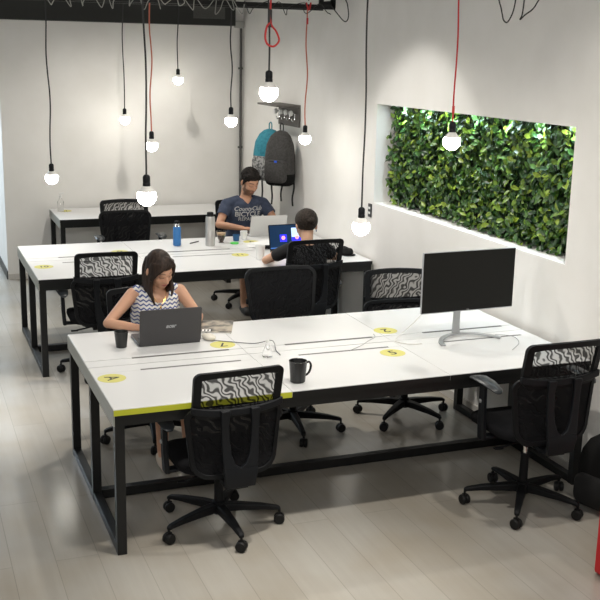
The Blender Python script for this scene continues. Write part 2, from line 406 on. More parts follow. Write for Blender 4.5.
# ---------------------------------------------------------------- chairs
def build_chair(u=0.0, dz=0.0, headless=False, az=.625, base_rot=0.0, label=''):
    """faces +Y, origin on the floor under the column; u = how far the lumbar panel is raised, dz = gas lift"""
    t = thing('office_chair', label, 'chair', group='black mesh office chairs')
    for k in range(5):
        a = base_rot+2*PI*k/5
        R = M.Rotation(a, 4, 'Z')
        def ring(r, z, w, h): return [R @ V((r, sx*w/2, z+sz*h/2)) for sx, sz in ((-1, -1), (1, -1), (1, 1), (-1, 1))]
        bm = NB(); ring_loft(bm, [ring(.02, .105, .05, .045), ring(.10, .105, .046, .04), ring(.22, .098, .036, .03), ring(.30, .088, .03, .022), ring(.318, .080, .026, .018)])
        lg = link('leg', bm, plast, t, bevel=.006)
        bm = NB(); cr = R @ M.Translation((.312, 0, .028)) @ M.Rotation(a*1.7+.4, 4, 'Z')
        for s in (-1, 1):
            lathe(bm, [(.012, -.011), (.024, -.010), (.028, -.004), (.028, .006), (.024, .011), (.01, .011)], n=16, mtx=cr @ M.Translation((0, s*.0125, 0)) @ M.Rotation(PI/2, 4, 'X'))
        tube(bm, [cr @ V((0, 0, .025)), cr @ V((0, 0, .055))], .007, 8)
        box(bm, (0, 0, .012), (.03, .012, .036), cr)
        link('caster', bm, rubber, lg)
    bm = lathe(NB(), [(.036, .075), (.038, .09), (.034, .135), (.026, .14)], n=20); lathe(bm, [(.024, .13), (.022, .30)], n=16)
    link('column', bm, plast, t)
    link('gas_lift', lathe(NB(), [(.0135, .29), (.0135, .40+dz)], n=14), chrome, t)
    z0 = .40+dz
    bm = NB(); box(bm, (0, -.01, z0), (.17, .24, .045)); box(bm, (0, -.15, z0-.005), (.10, .12, .035))
    tube(bm, [(.07, .03, z0-.01), (.20, .03, z0-.015), (.24, .03, z0-.01)], .006, 8); box(bm, (.245, .03, z0-.01), (.05, .03, .008))
    tube(bm, [(-.07, -.06, z0-.01), (-.20, -.07, z0-.03)], .006, 8); box(bm, (-.215, -.07, z0-.032), (.05, .025, .008))
    link('tilt_mechanism', bm, plast, t, bevel=.006)
    # seat
    bm = NB(); n = 12
    rings = []
    for (s, dzz) in ((.86, 0), (.98, .012), (1, .03), (.99, .05), (.93, .062), (.80, .068)):
        rings.append([V((x*s, y*s+.03, z0+.022+dzz-(.018*max(0, y-.12)/.12 if y > .12 else 0)+(.006*(abs(x)/.25)**2))) for x, y in rrect(.49, .46, .12, 6)])
    ring_loft(bm, rings); link('seat', bm, fabric, t, smooth=50)
    # arms
    if True:
        for s in (-1, 1):
            ab = NB(); zt = az
            box(ab, (s*.215, .0, z0+.012), (.14, .055, .018))
            def rg(x, z, w, d): return [V((x+sx*w/2, sy*d/2, z)) for sx, sy in ((-1, -1), (1, -1), (1, 1), (-1, 1))]
            ring_loft(ab, [rg(s*.275, z0+.0, .026, .06), rg(s*.282, z0+.10, .026, .052), rg(s*.285, zt-.03, .026, .045), rg(s*.285, zt-.006, .035, .09)])
            a_ = link('armrest', ab, plast2, t, bevel=.006)
            pb = NB(); rr_ = []
            for y, z, w, h in ((-.12, -.016, .03, .010), (-.10, -.006, .062, .018), (-.02, .006, .085, .022), (.07, .008, .088, .022), (.12, .0, .075, .018), (.14, -.008, .045, .010)):
                rr_.append([V((s*.285+w/2*cx_, y+(-.035 if az > .71 else .02), zt+.004+z+h/2*cz_)) for cx_, cz_ in ((-1, 0), (-.8, .8), (0, 1), (.8, .8), (1, 0), (.8, -.8), (0, -1), (-.8, -.8))])
            ring_loft(pb, rr_); link('arm_pad', pb, mat('arm_pad_grey', (.022, .026, .029), .35), a_, smooth=60)
            link('height_button', lathe(NB(), [(.011, 0), (.011, .006), (.006, .009)], n=12, mtx=M.Translation((s*.297, 0, zt-.10)) @ M.Rotation(s*PI/2, 4, 'Y')), silver, a_)
    # back geometry
    zb = .430+dz; zt = .985+dz; zc = .780+dz
    def by(z):
        k = (z-zb)/(zt-zb); return -.235-.035*k-.03*max(0, k-.55)**1.0+.02*math.sin(k*PI)*1.2
    def surf(x, z, off=0):
        return V((x, by(z)-.030*(1-(x/.225)**2)-off, z))
    def frame_loop(bm, pts, wi, th, off=0):
        """flat band following a closed outline (x,z); wi = inward width list or number"""
        n = len(pts); cx = sum(p[0] for p in pts)/n; cz = sum(p[1] for p in pts)/n
        rings = []
        for i, (x, z) in enumerate(pts):
            px, pz = pts[i-1]; nx, nz = pts[(i+1) % n]
            tx, tz = nx-px, nz-pz; L = math.hypot(tx, tz) or 1; ix, iz = -tz/L, tx/L
            if ix*(cx-x)+iz*(cz-z) < 0: ix, iz = -ix, -iz
            w = wi(x, z) if callable(wi) else wi
            x2, z2 = x+ix*w, z+iz*w
            rings.append([surf(x, z, off+th), surf(x2, z2, off+th), surf(x2, z2, off-th), surf(x, z, off-th)])
        rings.append(rings[0])
        vsx = [[bm.verts.new(p) for p in r] for r in rings[:-1]]; vsx.append(vsx[0])
        for a, b_ in zip(vsx[:-1], vsx[1:]):
            for i in range(4): bm.faces.new((a[i], a[(i+1) % 4], b_[(i+1) % 4], b_[i]))
    def outline(w0, w1, z0_, z1_, r, n=6, crown=0):
        c = []
        for X, Z, a0 in ((w1/2-r, z1_-r, 0), (-w1/2+r, z1_-r, 90)):
            for k in range(n+1):
                a = math.radians(a0+90*k/n); c.append((X+r*math.cos(a), Z+r*math.sin(a)))
            if a0 == 0:
                for k in range(1, 8): c.append((X-(2*X)*k/8, z1_+crown*math.sin(PI*k/8)))
        r0 = r*1.6
        for X, Z, a0 in ((-w0/2+r0, z0_+r0, 180), (w0/2-r0, z0_+r0, 270)):
            for k in range(n+1):
                a = math.radians(a0+90*k/n); c.append((X+r0*math.cos(a), Z+r0*math.sin(a)))
            if a0 == 180:
                for k in range(1, 8): c.append((X-(2*X)*k/8, z0_))
        return c
    def panel(bm, pts, off):
        # fan of rings shrinking to centre, follows the curve
        n = len(pts); cx = 0; cz = sum(p[1] for p in pts)/n
        prev = [bm.verts.new(surf(x, z, off)) for x, z in pts]
        for s in (.8, .6, .4, .2):
            cur = [bm.verts.new(surf(cx+(x-cx)*s, cz+(z-cz)*s, off)) for x, z in pts]
            for i in range(n): bm.faces.new((prev[i], prev[(i+1) % n], cur[(i+1) % n], cur[i]))
            prev = cur
        bm.faces.new(prev)
    bk = NB()
    ot = outline(.445, .45, zc-.035, zt, .035, crown=.006)
    frame_loop(bk, ot, lambda x, z: .045 if z < zc else (.030 if abs(x) < .17 else .036), .011)
    back = link('backrest', bk, plast, t, smooth=40, bevel=.003)
    pm = NB(); panel(pm, [(x*.94, zc+(z-zc)*.94) for x, z in ot], 0); link('headrest_mesh', pm, mesh_top, back)
    # lower lumbar panel, in front
    pl = outline(.45, .495, zb+u, zc+.012+u*1.0, .06)
    lb = NB(); frame_loop(lb, pl, .024, .009, -.022)
    lp = link('lumbar_panel', lb, plast, t, smooth=40, bevel=.003)
    pm = NB(); panel(pm, [(x*.96, zb+u+(z-zb-u)*.97+.004) for x, z in pl], -.022); link('lumbar_mesh', pm, mesh_low, lp)
    # crossbar + fork spine
    cb = NB(); rg_ = []
    for k in range(17):
        x = -.232+.464*k/16; zz = zc-.004+.022*(abs(x)/.232)**3; hh = .017
        p = surf(min(max(x, -.225), .225), zz, .016); p.x = x
        rg_.append([p+V((0, -.009, hh)), p+V((0, -.009, -hh)), p+V((0, .009, -hh)), p+V((0, .009, hh))])
    ring_loft(cb, rg_); link('crossbar', cb, plast2, t, bevel=.004)
    sb = NB()
    def rg2(x0_, x1_, z, off, th=.010):
        y = by(z)-.030-off; return [V((x0_, y-th, z)), V((x1_, y-th, z)), V((x1_, y+th, z)), V((x0_, y+th, z))]
    for s in (-1, 1):
        R_ = []
        for z, xo, xi in ((zc+.012, .098, .052), (zc-.06, .096, .058), (zc-.13, .094, .055), (zc-.21, .091, .046), (zc-.262, .088, .026), (zc-.28, .087, .0)):
            R_.append(rg2(s*xi, s*xo, z, .03+.012*(zc-z)/.24))
        ring_loft(sb, R_)
    prof = [(zc-.278, .087, .042, .010), (zc-.31, .084, .046, .011), (z0+.0, .075, .03, .014), (z0-.02, .06, -.03, .016)]
    ring_loft(sb, [rg2(-w, w, z, o_, th) for z, w, o_, th in prof])
    box(sb, (0, -.215, z0-.012), (.11, .11, .028))
    link('spine', sb, plast2, t, smooth=45, bevel=.004)
    return t
# name, x, y, rot, u, dz, base_rot, label
CH = [
 (.557, .165, .06, 0, -.065, -1.50, 'black mesh office chair in front of the lime desk edge, back to the viewer', .60),
 (2.185, -.12, .0, 0, .01, .28, 'black mesh office chair at the front right corner with a grey armrest showing', .725),
 (.53, 1.50, PI, 0, -.09, .75, 'black office chair the woman in the striped top sits on', 0),
 (.485, 2.95, -.03, 0, -.02, .42, 'empty mesh chair pulled up to the left end of the middle desk', 0),
 (1.405, 1.34, PI+.02, .215, .01, -.454, 'empty black chair with a raised solid-looking back at the centre of the front desk', 0),
 (2.20, 1.33, PI-.14, 0, -.035, .06, 'empty mesh chair by the right wall, just left of the wide monitor', 0),
 (2.20, 4.74, PI, 0, -.02, .096, 'black office chair the man in the blue shirt sits on', 0),
 (1.08, 4.76, PI-.03, .10, .01, .3, 'empty black chair standing between the middle desk and the back desk', .70),
 (2.01, 2.78, .02, 0, .03, .9, 'black office chair holding the person in the black shirt', 0),
]
CHAIRS = []
for (x, y, rz, u_, dz_, br_, lab, _) in CH:
    c = build_chair(u_, dz_, az=_ or .625, base_rot=br_-rz, label=lab); c.location = (x, y, 0); c.rotation_euler = (0, 0, rz); CHAIRS.append(c)

# ---------------------------------------------------------------- pendants
bulb_m = mat('bulb_glow', (1, .97, .9), .4); b = bulb_m.node_tree.nodes['Principled BSDF']
b.inputs['Emission Color'].default_value = (1, .955, .86, 1); b.inputs['Emission Strength'].default_value = 32
collar_m = mat('bulb_collar', (.72, .71, .68), .45)
PEN = [
 (.33, .7, 1.63, 3.44, cordk, 'pendant bulb on a black cord above the left end of the front desk', 1),
 (.99, .7, 2.16, 3.44, cordk, 'large pendant bulb with a looped red cord, highest over the front desk', 1),
 (1.55, .7, 1.42, 3.44, cordk, 'lowest pendant bulb on a long black cord, right of the seated person in black', 0),
 (2.10, .7, 1.89, 3.44, cordr, 'pendant bulb on a red cord in front of the green wall', 1),
 (.24, 3.6, 1.39, 2.74, cordk, 'leftmost pendant bulb, on a black cord over the middle desk', 0),
 (1.03, 3.6, 1.63, 2.74, cordo, 'pendant bulb on a red cord just right of a black cord, over the middle desk', 0),
 (1.69, 3.6, 1.82, 2.74, cordk, 'pendant bulb on a black cord left of the corner pipe', 0),
 (2.34, 3.6, 1.67, 2.74, cordo, 'pendant bulb on a thin red cord right of the hanging backpacks', 0),
 (1.31, 6.0, 1.68, 3.44, cordk, 'small pendant bulb in front of the back wall, left of the red cord', 0),
 (1.87, 6.0, 2.08, 3.44, cordk, 'small pendant bulb highest on the back wall', 0)]
for i, (x, y, z, ztop, cm, lab, hi) in enumerate(PEN):
    t = thing('pendant_lamp', lab, 'lamp', (x, y, z), 0, 'bare bulb pendant lamps')
    R_ = .050
    prof = [(.001, -R_)]+[(R_*math.sin(a), -R_*math.cos(a)) for a in [PI*k/18 for k in range(1, 13)]]
    g = link('globe', lathe(NB(), prof, n=28), bulb_m, t, smooth=80)
    a0 = PI*12/18; r0, z0_ = R_*math.sin(a0), -R_*math.cos(a0)
    link('bulb_collar', lathe(NB(), [(r0, z0_), (R_*.68, z0_+.010), (R_*.52, z0_+.020), (.020, z0_+.028)], n=28), collar_m, t, smooth=60)
    zs = z0_+.026
    link('socket', lathe(NB(), [(.015, zs), (.0195, zs+.003), (.0195, zs+.018), (.0175, zs+.021), (.019, zs+.024), (.019, zs+.050), (.014, zs+.058), (.006, zs+.062)], n=20), plast2, t)
    rnd = random.Random(i+20); n_ = 9; H_ = ztop-z
    ph = rnd.uniform(0, 6)
    pts = [(.010*math.sin(ph+k*1.1)*math.sin(PI*k/n_), .006*math.sin(k), zs+.055+(H_-zs-.055)*k/n_) for k in range(n_+1)]
    link('cord', tube(NB(), spline(pts, 4), .0048 if y < 1 else .0055, 6), cm, t)
    if i == 1:
        link('red_loop', tube(NB(), spline([(.0, -.01, .355), (-.02, -.012, .33), (-.028, -.014, .28), (-.015, -.014, .245), (.02, -.014, .235), (.048, -.014, .265), (.032, -.013, .31), (.005, -.012, .345), (.0, -.01, .40), (.004, -.01, .6), (.0, -.008, 1.25)], 6), .0055, 6), cordr, t)
        link('tape', tube(NB(), [(0, -.004, .33), (0, -.004, .42)], .012, 8), cordk, t)
    if i == 7:
        link('clip', tube(NB(), [(0, -.002, .93), (.0, -.002, .98)], .009, 8), cordr, t)
        bm = tube(NB(), spline([(-.02, -.02, 1.10), (0, -.03, 1.04), (.02, -.02, 1.10)], 5), .007, 6); link('knot', bm, cordr, t)
    if i == 3: link('tape', tube(NB(), [(0, 0, .16), (0, 0, .20)], .008, 8), cordr, t)

# ---------------------------------------------------------------- coat shelf + backpacks on the right wall
shelf_m = mat('shelf_grey', (.11, .10, .09), .55)
SY0, SY1, SZ = 4.64, 5.20, 1.885
t = thing('coat_shelf', 'dark wall shelf with four white hook knobs above the backpacks', 'shelf', (XW, SY0, 0))
link('shelf_board', box(NB(), (-.12, (SY1-SY0)/2, SZ), (.24, SY1-SY0, .018)), shelf_m, t, smooth=0, bevel=.002)
link('back_panel', box(NB(), (-.01, (SY1-SY0)/2, SZ-.105), (.018, SY1-SY0, .19)), shelf_m, t, smooth=0, bevel=.002)
for k in range(4):
    y = .07+k*.14
    mt = M.Translation((-.02, y, SZ-.07)) @ M.Rotation(-PI/2, 4, 'Y')
    h = link('hook', lathe(NB(), [(.008, 0), (.008, .04)], n=10, mtx=mt), chrome, t)
    bm = lathe(NB(), [(.008, .036), (.024, .040), (.029, .054), (.020, .068), (.004, .068)], n=16, mtx=mt); link('knob', bm, wht, h)
    bm = tube(NB(), spline([(-.03, y, SZ-.075), (-.035, y, SZ-.13), (-.055, y, SZ-.145), (-.065, y, SZ-.12)], 5), .005, 8); link('peg', bm, chrome, h)
def backpack(name, label, loc, rz, w, d, h, m1, m2, m3, cut=.33, hang=True, straps=True):
    t = thing(name, label, 'backpack', loc, rz)
    def sec(z, w_, d_, oy=0, n=20):
        out = []
        for k in range(n):
            a = 2*PI*k/n; c_, s_ = math.cos(a), math.sin(a)
            out.append(V((w_/2*math.copysign(abs(c_)**.6, c_), oy+d_/2*math.copysign(abs(s_)**.75, s_), z)))
        return out
    zc_ = h*cut
    up_ = [sec(zc_, w, d), sec(h*.55, w*.98, d*.98, .0), sec(h*.75, w*.88, d*.85), sec(h*.9, w*.66, d*.6, .01), sec(h*.975, w*.38, d*.38, .02), sec(h, w*.12, d*.15, .02)]
    lo_ = [sec(0.0, w*.70, d*.65), sec(h*.03, w*.88, d*.86), sec(h*.10, w*.98, d), sec(zc_, w, d)]
    link('main_bag', ring_loft_bm(up_), m1, t, smooth=60)
    link('lower_bag', ring_loft_bm(lo_), m2, t, smooth=60)
    fp = [[V((x, -d/2-dy, z)) for x, z in pts] for dy, pts in ((-.03, [(p[0], p[1]+h*.27) for p in rrect(w*.74, h*.42, .05)]), (.018, [(p[0], p[1]+h*.27) for p in rrect(w*.74, h*.42, .05)]), (.03, [(p[0], p[1]+h*.27) for p in rrect(w*.66, h*.37, .05)]))]
    link('front_pocket', ring_loft_bm(fp), m3, t, smooth=60)
    if hang:
        link('hang_loop', tube(NB(), spline([(-.015, .03, h*.98), (-.015, .03, h+.045), (.0, .03, h+.062), (.015, .03, h+.045), (.015, .03, h*.98)], 5), .006, 6), cordk if m1 != teal else teal, t)
    if straps:
        for s in (-1, 1):
            bm = NB(); ring_loft(bm, [[p+V((sx*.008, sy*.003, 0)) for sx, sy in ((-1, -1), (1, -1), (1, 1), (-1, 1))] for p in spline([(s*w*.36, d*.40, .10), (s*w*.40, d*.38, -.02), (s*w*.36, d*.33, -.12), (s*w*.38, d*.33, -.20)], 4)])
            link('strap', bm, cordk, t)
    return t
def ring_loft_bm(r):
    bm = NB(); ring_loft(bm, r); return bm
teal = noisy(mat('teal_fabric', (.03, .22, .30), .8), 40, (.02, .19, .26), (.04, .27, .35))
greyp = noisy(mat('patterned_grey_fabric', (.2, .2, .2), .8), 45, (.10, .10, .10), (.36, .36, .35), .45, .55)
dgrey = noisy(mat('dark_grey_fabric', (.05, .05, .05), .85), 60, (.04, .038, .036), (.065, .062, .06))
blackf = mat('black_nylon', (.006, .006, .006), .8, **{'Specular_IOR_Level': .2})
backpack('backpack', 'teal backpack with a patterned grey lower half hanging on the wall hook', (XW-.19, 5.00, 1.15), -1.0, .32, .18, .50, teal, greyp, greyp, .48)
b2 = backpack('backpack', 'dark grey backpack hanging in front of the teal one', (XW-.17, 4.72, 1.135), -.80, .30, .18, .52, dgrey, blackf, dgrey, .22)
bm = box(NB(), (.01, -.118, .235), (.03, .006, .018)); link('blue_tag', bm, mat('blue_tag', (.02, .12, .8), .5), b2, bevel=.002)
link('zip', tube(NB(), spline([(-.10, -.112, .22), (-.05, -.118, .235), (0, -.118, .235), (.05, -.118, .235), (.10, -.112, .22)], 4), .003, 6), blackf, b2)

# ---------------------------------------------------------------- small things
glass = mat('clear_glass', (1, 1, 1), .03, **{'Transmission_Weight': 1}); glass.node_tree.nodes['Principled BSDF'].inputs['IOR'].default_value = 1.3
DZ = .7405
# black cup
t = thing('cup', 'small black plastic cup beside the open grey laptop', 'cup', (.245, 1.02, DZ))
link('cup_body', lathe(NB(), [(.026, 0), (.030, .002), (.039, .088), (.040, .092), (.037, .092), (.034, .08), (.028, .006), (.001, .006)], n=28), mat('cup_black', (.012, .012, .012), .35), t)
# mug
t = thing('mug', 'dark mug with a handle and a small white mark near the front desk edge', 'mug', (.965, .135, DZ), .2)
mg = mat('mug_black', (.014, .015, .016), .25)
link('mug_body', lathe(NB(), [(.034, 0), (.038, .004), (.046, .108), (.047, .112), (.043, .112), (.041, .10), (.034, .010), (.001, .010)], n=32), mg, t)
link('handle', tube(NB(), spline([(.043, 0, .092), (.066, 0, .096), (.078, 0, .075), (.070, 0, .045), (.052, 0, .030), (.037, 0, .030)], 6), .006, 8), mg, t)
link('drink', lathe(NB(), [(.001, .0855), (.0385, .0855), (.0385, .0865), (.001, .0865)], n=24), mat('foam', (.55, .52, .48), .5), t)
# white mouse / roll beside laptop
def laptop(name, label, loc, rz, w, d, lid, lidang, m_lid, m_base, screen=None, logo=None):
    t = thing('laptop', label, 'laptop', loc, rz)     # hinge at y=0, base toward -Y (user side), lid leans to +Y
    link('base', poly(NB(), [(x, y-d/2) for x, y in rrect(w, d, .012)], .002, .016), m_base, t, smooth=30, bevel=.001)
    bm = NB()
    for r in range(5):
        for k in range(13): box(bm, (-w*.42+k*w*.84/12, -.045-r*.021, .0168), (w*.84/12-.004, .017, .0016))
    link('keyboard', bm, mat('keys_black', (.015, .015, .016), .5), t, smooth=0)
    link('trackpad', box(NB(), (0, -d+.045, .0165), (.10, .062, .001)), mat('trackpad_grey', (.12, .12, .125), .4), t, smooth=0)
    L = M.Translation((0, 0, .014)) @ M.Rotation(lidang, 4, 'X')    # lid plane: local x, z up; front faces -Y
    lo = link('lid', poly(NB(), [(x, y+lid/2) for x, y in rrect(w, lid, .01)], -.0035, .0035, L @ M.Rotation(PI/2, 4, 'X')), m_lid, t, smooth=30, bevel=.001)
    if screen: screen(lo, L, w, lid)
    else: link('display', box(NB(), (0, -.0038, lid/2+.004), (w-.02, .0008, lid-.03), L), mat('screen_off', (.02, .02, .025), .15), lo, smooth=0)
    if logo: text(logo, .032, L @ M.Translation((0, .0038, lid*.5)) @ M.Rotation(PI, 4, 'Z') @ M.Rotation(PI/2, 4, 'X'), silver, lo, .0003, 'logo', shear=.3, bold=.001)
    return t
acer_m = mat('laptop_graphite', (.055, .053, .055), .42, .3)
laptop('laptop', 'open graphite laptop with a silver logo in front of the woman', (.517, .985, DZ), PI-.0, .356, .235, .205, math.radians(-8), acer_m, mat('laptop_base_grey', (.04, .04, .042), .4), logo='acer')
laptop('laptop', 'open silver laptop in front of the man', (2.235, 4.225, DZ), PI, .345, .235, .190, math.radians(-18), mat('aluminium', (.62, .61, .60), .35, .35), MATS['aluminium'])
def scr(lo, L, w, h):
    e = mat('screen_navy', (.004, .012, .03), .4, **{'Specular_IOR_Level': .2}); bb = e.node_tree.nodes['Principled BSDF']; bb.inputs['Emission Color'].default_value = (.005, .022, .06, 1); bb.inputs['Emission Strength'].default_value = 1
    link('display', box(NB(), (0, -.0040, h/2+.004), (w-.016, .0010, h-.022), L), e, lo, smooth=0)
    def em(n, c, s):
        q = mat(n, c, .4); bb = q.node_tree.nodes['Principled BSDF']; bb.inputs['Emission Color'].default_value = (*c, 1); bb.inputs['Emission Strength'].default_value = s; return q
    link('window_tile', box(NB(), (.078, -.0048, h*.54), (.095, .0008, h*.62), L), em('tile_pale', (.45, .65, 1), .8), lo, smooth=0)
    link('window_tile', box(NB(), (.078, -.0052, h*.36), (.095, .0008, h*.26), L), em('tile_blue', (.02, .02, .9), 1.1), lo, smooth=0)
    link('window_tile', box(NB(), (-.045, -.0048, h*.46), (.062, .0008, h*.28), L), MATS['tile_blue'], lo, smooth=0)
    for x, z in ((-.045, .47), (.078, .47)):
        link('icon', lathe(NB(), [(.016, 0), (.016, .001)], n=20, mtx=L @ M.Translation((x, -.0052, h*z)) @ M.Rotation(PI/2, 4, 'X')), em('icon_orange', (1, .35, .3), .9), lo)
    link('taskbar', box(NB(), (0, -.0048, .018), (w-.016, .0008, .010), L), em('taskbar_blue', (.05, .15, .45), .6), lo, smooth=0)
laptop('laptop', 'open black laptop with a lit navy screen in front of the person in black', (2.165, 3.47, DZ), 0.02, .345, .24, .215, math.radians(-14), plast, plast, screen=scr)

# monitor
t = thing('monitor', 'wide black flat monitor on a curved silver stand', 'monitor', (2.18, .63, DZ), .03)
mw_, mh_ = .625, .362; zc0 = .165
link('screen_bezel', poly(NB(), rrect(mw_, mh_, .004), -.002, .012, M.Translation((.04, 0, zc0+mh_/2)) @ M.Rotation(PI/2, 4, 'X')), mat('bezel_silver', (.45, .46, .48), .35, .5), t, smooth=30, bevel=.001)
link('screen_housing', poly(NB(), rrect(.40, .24, .03), -.045, -.005, M.Translation((.04, 0, zc0+mh_/2-.02)) @ M.Rotation(PI/2, 4, 'X')), plast, t, bevel=.01)
link('display', box(NB(), (.04, -.0125, zc0+mh_/2+.001), (mw_-.006, .002, mh_-.008)), mat('display_black', (.007, .007, .006), .5, **{'Specular_IOR_Level': .2}), t, smooth=0)
text('LG', .014, M.Translation((.04, -.0145, zc0+.010)) @ M.Rotation(PI/2, 4, 'X'), silver, t, .0003, 'logo')
bm = NB(); rg_ = []
for z, y, w in ((.008, .04, .05), (.08, .04, .042), (.16, .038, .040), (.26, .03, .040)):
    rg_.append([V((-.0+sx*w/2, y+sy*.010, z)) for sx, sy in ((-1, -1), (1, -1), (1, 1), (-1, 1))])
ring_loft(bm, rg_); link('stand_post', bm, silver, t, bevel=.004)
bm = NB(); rg_ = []
for p, w, h in zip(spline([(-.185, -.135, .006), (-.165, -.07, .010), (-.10, .0, .014), (0, .035, .016), (.11, .01, .014), (.19, -.055, .010), (.225, -.10, .006)], 5), [.022]*31, [.012]*31):
    rg_.append(p)
fr = frames(rg_); rings = []
for p, tt, _, _ in fr:
    s = V((0, 0, 1)).cross(tt).normalized(); rings.append([p+s*a*.014+V((0, 0, c_*.005)) for a, c_ in ((-1, -1), (1, -1), (1, 1), (-1, 1))])
ring_loft(bm, rings); link('stand_foot', bm, silver, t, smooth=50, bevel=.002)
# cables on front desk
white_c = mat('white_cable', (.75, .73, .70), .5)
def cable(label, pts, r=.003, m=white_c, cat='cable'):
    o = link('cable', tube(NB(), spline(pts, 8), r, 6), m); return tag(o, label, cat)
z = DZ+.0035
cable('white cable hanging from the left side of the monitor onto the desk', [(1.945, .66, .90), (1.90, .68, .84), (1.80, .70, z+.002), (1.78, .64, z), (1.83, .58, z), (1.90, .57, z)])
cable('thin grey cable curling across the desk right of the monitor', [(2.42, .62, z), (2.50, .55, z), (2.46, .42, z), (2.34, .30, z)], .0018, mat('grey_cable', (.3, .3, .3), .5))
cable('dark charging cable running from the mouse to the desk slot', [(.76, 1.00, z), (.86, .93, z), (.98, .86, z), (1.06, .83, z+.02), (1.07, .78, z+.015), (1.05, .70, z), (1.04, .60, z)], .0024, mat('dark_cable', (.12, .12, .12), .5))
cable('thin grey cable crossing the desk slots left of the numbered sticker 5', [(1.44, .56, z), (1.55, .64, z), (1.62, .70, z+.004), (1.70, .78, z), (1.72, .84, z)], .0018, MATS['grey_cable'])
t = thing('computer_mouse', 'small cream computer mouse right of the graphite laptop', 'mouse', (.755, 1.03, DZ), .3)
link('mouse_body', ell(NB(), (0, 0, .016), (.034, .055, .019)), mat('cream', (.68, .64, .55), .4), t)
link('button_split', box(NB(), (0, .03, .0345), (.002, .03, .002)), slot_m, t)
# magazine
t = thing('magazine', 'glossy magazine lying behind the mouse on the front desk', 'magazine', (.865, 1.27, DZ), -.35)
link('pages', box(NB(), (0, 0, .004), (.21, .28, .008)), wht, t, smooth=0)
cov = noisy(mat('magazine_cover', (.4, .3, .2), .35), 14, (.06, .055, .05), (.42, .36, .28), .4, .6)
link('cover', box(NB(), (0, 0, .0086), (.212, .282, .0012)), cov, t, smooth=0)
link('title_strip', box(NB(), (-.06, -.10, .0096), (.08, .05, .0006)), wht, t, smooth=0)
for k in range(4): link('title_line', box(NB(), (-.075+.02*k, -.10, .0102), (.008, .036, .0005)), ink, t, smooth=0)
# clear bottle on the front desk
t = thing('sanitizer_bottle', 'small clear bottle standing behind the front chair', 'bottle', (.965, .60, DZ))
link('bottle_body', lathe(NB(), [(.026, 0), (.028, .004), (.026, .03), (.012, .06), (.009, .075), (.009, .08)], n=20), glass, t)
link('cap', lathe(NB(), [(.010, .08), (.010, .095), (.004, .10)], n=14), wht, t)
t = thing('sanitizer_bottle', 'small clear spray bottle on the yellow sticker of the back desk', 'bottle', (.66, 6.15, DZ+.0008))
link('bottle_body', lathe(NB(), [(.030, 0), (.032, .004), (.032, .10), (.014, .13), (.013, .14)], n=20), glass, t)
bm = lathe(NB(), [(.014, .14), (.014, .16), (.006, .165), (.006, .18)], n=14); box(bm, (.01, 0, .185), (.05, .016, .014)); link('pump', bm, wht, t)
# middle desk things
t = thing('water_bottle', 'blue metal water bottle with a steel neck', 'bottle', (1.325, 3.97, DZ))
blue_m = mat('bottle_blue', (.03, .16, .42), .35)
link('bottle_body', lathe(NB(), [(.030, 0), (.034, .004), (.034, .155), (.030, .165)], n=28), blue_m, t)
link('neck', lathe(NB(), [(.030, .165), (.022, .185), (.021, .192)], n=24), chrome, t)
link('cap', lathe(NB(), [(.021, .192), (.022, .194), (.022, .21), (.018, .214)], n=24), plast, t)
t = thing('thermos', 'tall steel thermos flask with a black top', 'flask', (1.60, 3.90, DZ))
steel = mat('brushed_steel', (.55, .54, .52), .32, .7)
link('flask_body', lathe(NB(), [(.038, 0), (.041, .004), (.041, .125), (.039, .13), (.039, .135), (.041, .14), (.041, .235), (.036, .255)], n=28), steel, t)
link('lid', lathe(NB(), [(.036, .255), (.030, .262), (.028, .285), (.024, .29)], n=24), plast, t)
t = thing('glass_cup', 'glass of layered milky coffee beside the thermos', 'glass', (1.735, 4.02, DZ))
link('coffee', lathe(NB(), [(.012, .004), (.022, .02), (.032, .045), (.037, .065), (.037, .066), (.001, .066)], n=24), mat('coffee_brown', (.05, .022, .01), .3), t)
link('milk_layer', lathe(NB(), [(.0372, .066), (.041, .085), (.001, .085)], n=24), mat('milk_foam', (.55, .36, .20), .5), t)
link('glass_wall', lathe(NB(), [(.026, .0), (.016, .002), (.025, .02), (.035, .045), (.041, .066), (.045, .095), (.0455, .10), (.0435, .10), (.043, .095), (.0425, .086), (.0385, .0655), (.0335, .045), (.0235, .0205), (.013, .003), (.001, .003)], n=24), glass, t)
o = link('lid', lathe(NB(), [(.020, 0), (.036, 0), (.038, .005), (.036, .010), (.020, .010)], (1.83, 3.93, DZ), n=24), mat('bright_green', (.10, .62, .10), .4)); tag(o, 'bright green round lid lying by the coffee glass', 'lid')
o = link('cup', lathe(NB(), [(.022, 0), (.026, .002), (.031, .055), (.029, .055), (.024, .006), (.001, .006)], (1.885, 4.06, DZ), n=24), mat('cup_blue', (.02, .10, .25), .4)); tag(o, 'small blue cup in front of the man', 'cup')
o = link('cup', lathe(NB(), [(.025, 0), (.028, .002), (.033, .075), (.031, .075), (.026, .006), (.001, .006)], (1.975, 4.12, DZ), n=24), wht); tag(o, 'small white cup beside the blue cup near the man', 'cup')
o = link('cup', lathe(NB(), [(.027, 0), (.030, .003), (.040, .115), (.038, .115), (.029, .008), (.001, .008)], (1.815, 3.20, DZ), n=28), mat('translucent_white', (.78, .78, .76), .25)); tag(o, 'tall white plastic cup left of the person in black', 'cup')
t = thing('pen', 'thin dark pen lying between the blue bottle and the thermos', 'pen', (1.50, 4.05, DZ+.006), -.9)
link('barrel', tube(NB(), [(0, -.06, 0), (0, .06, 0)], .005, 8), mat('pen_dark', (.06, .06, .06), .3), t); link('tip', tube(NB(), [(0, -.06, 0), (0, -.075, 0)], [.004, .001], 8), chrome, t)
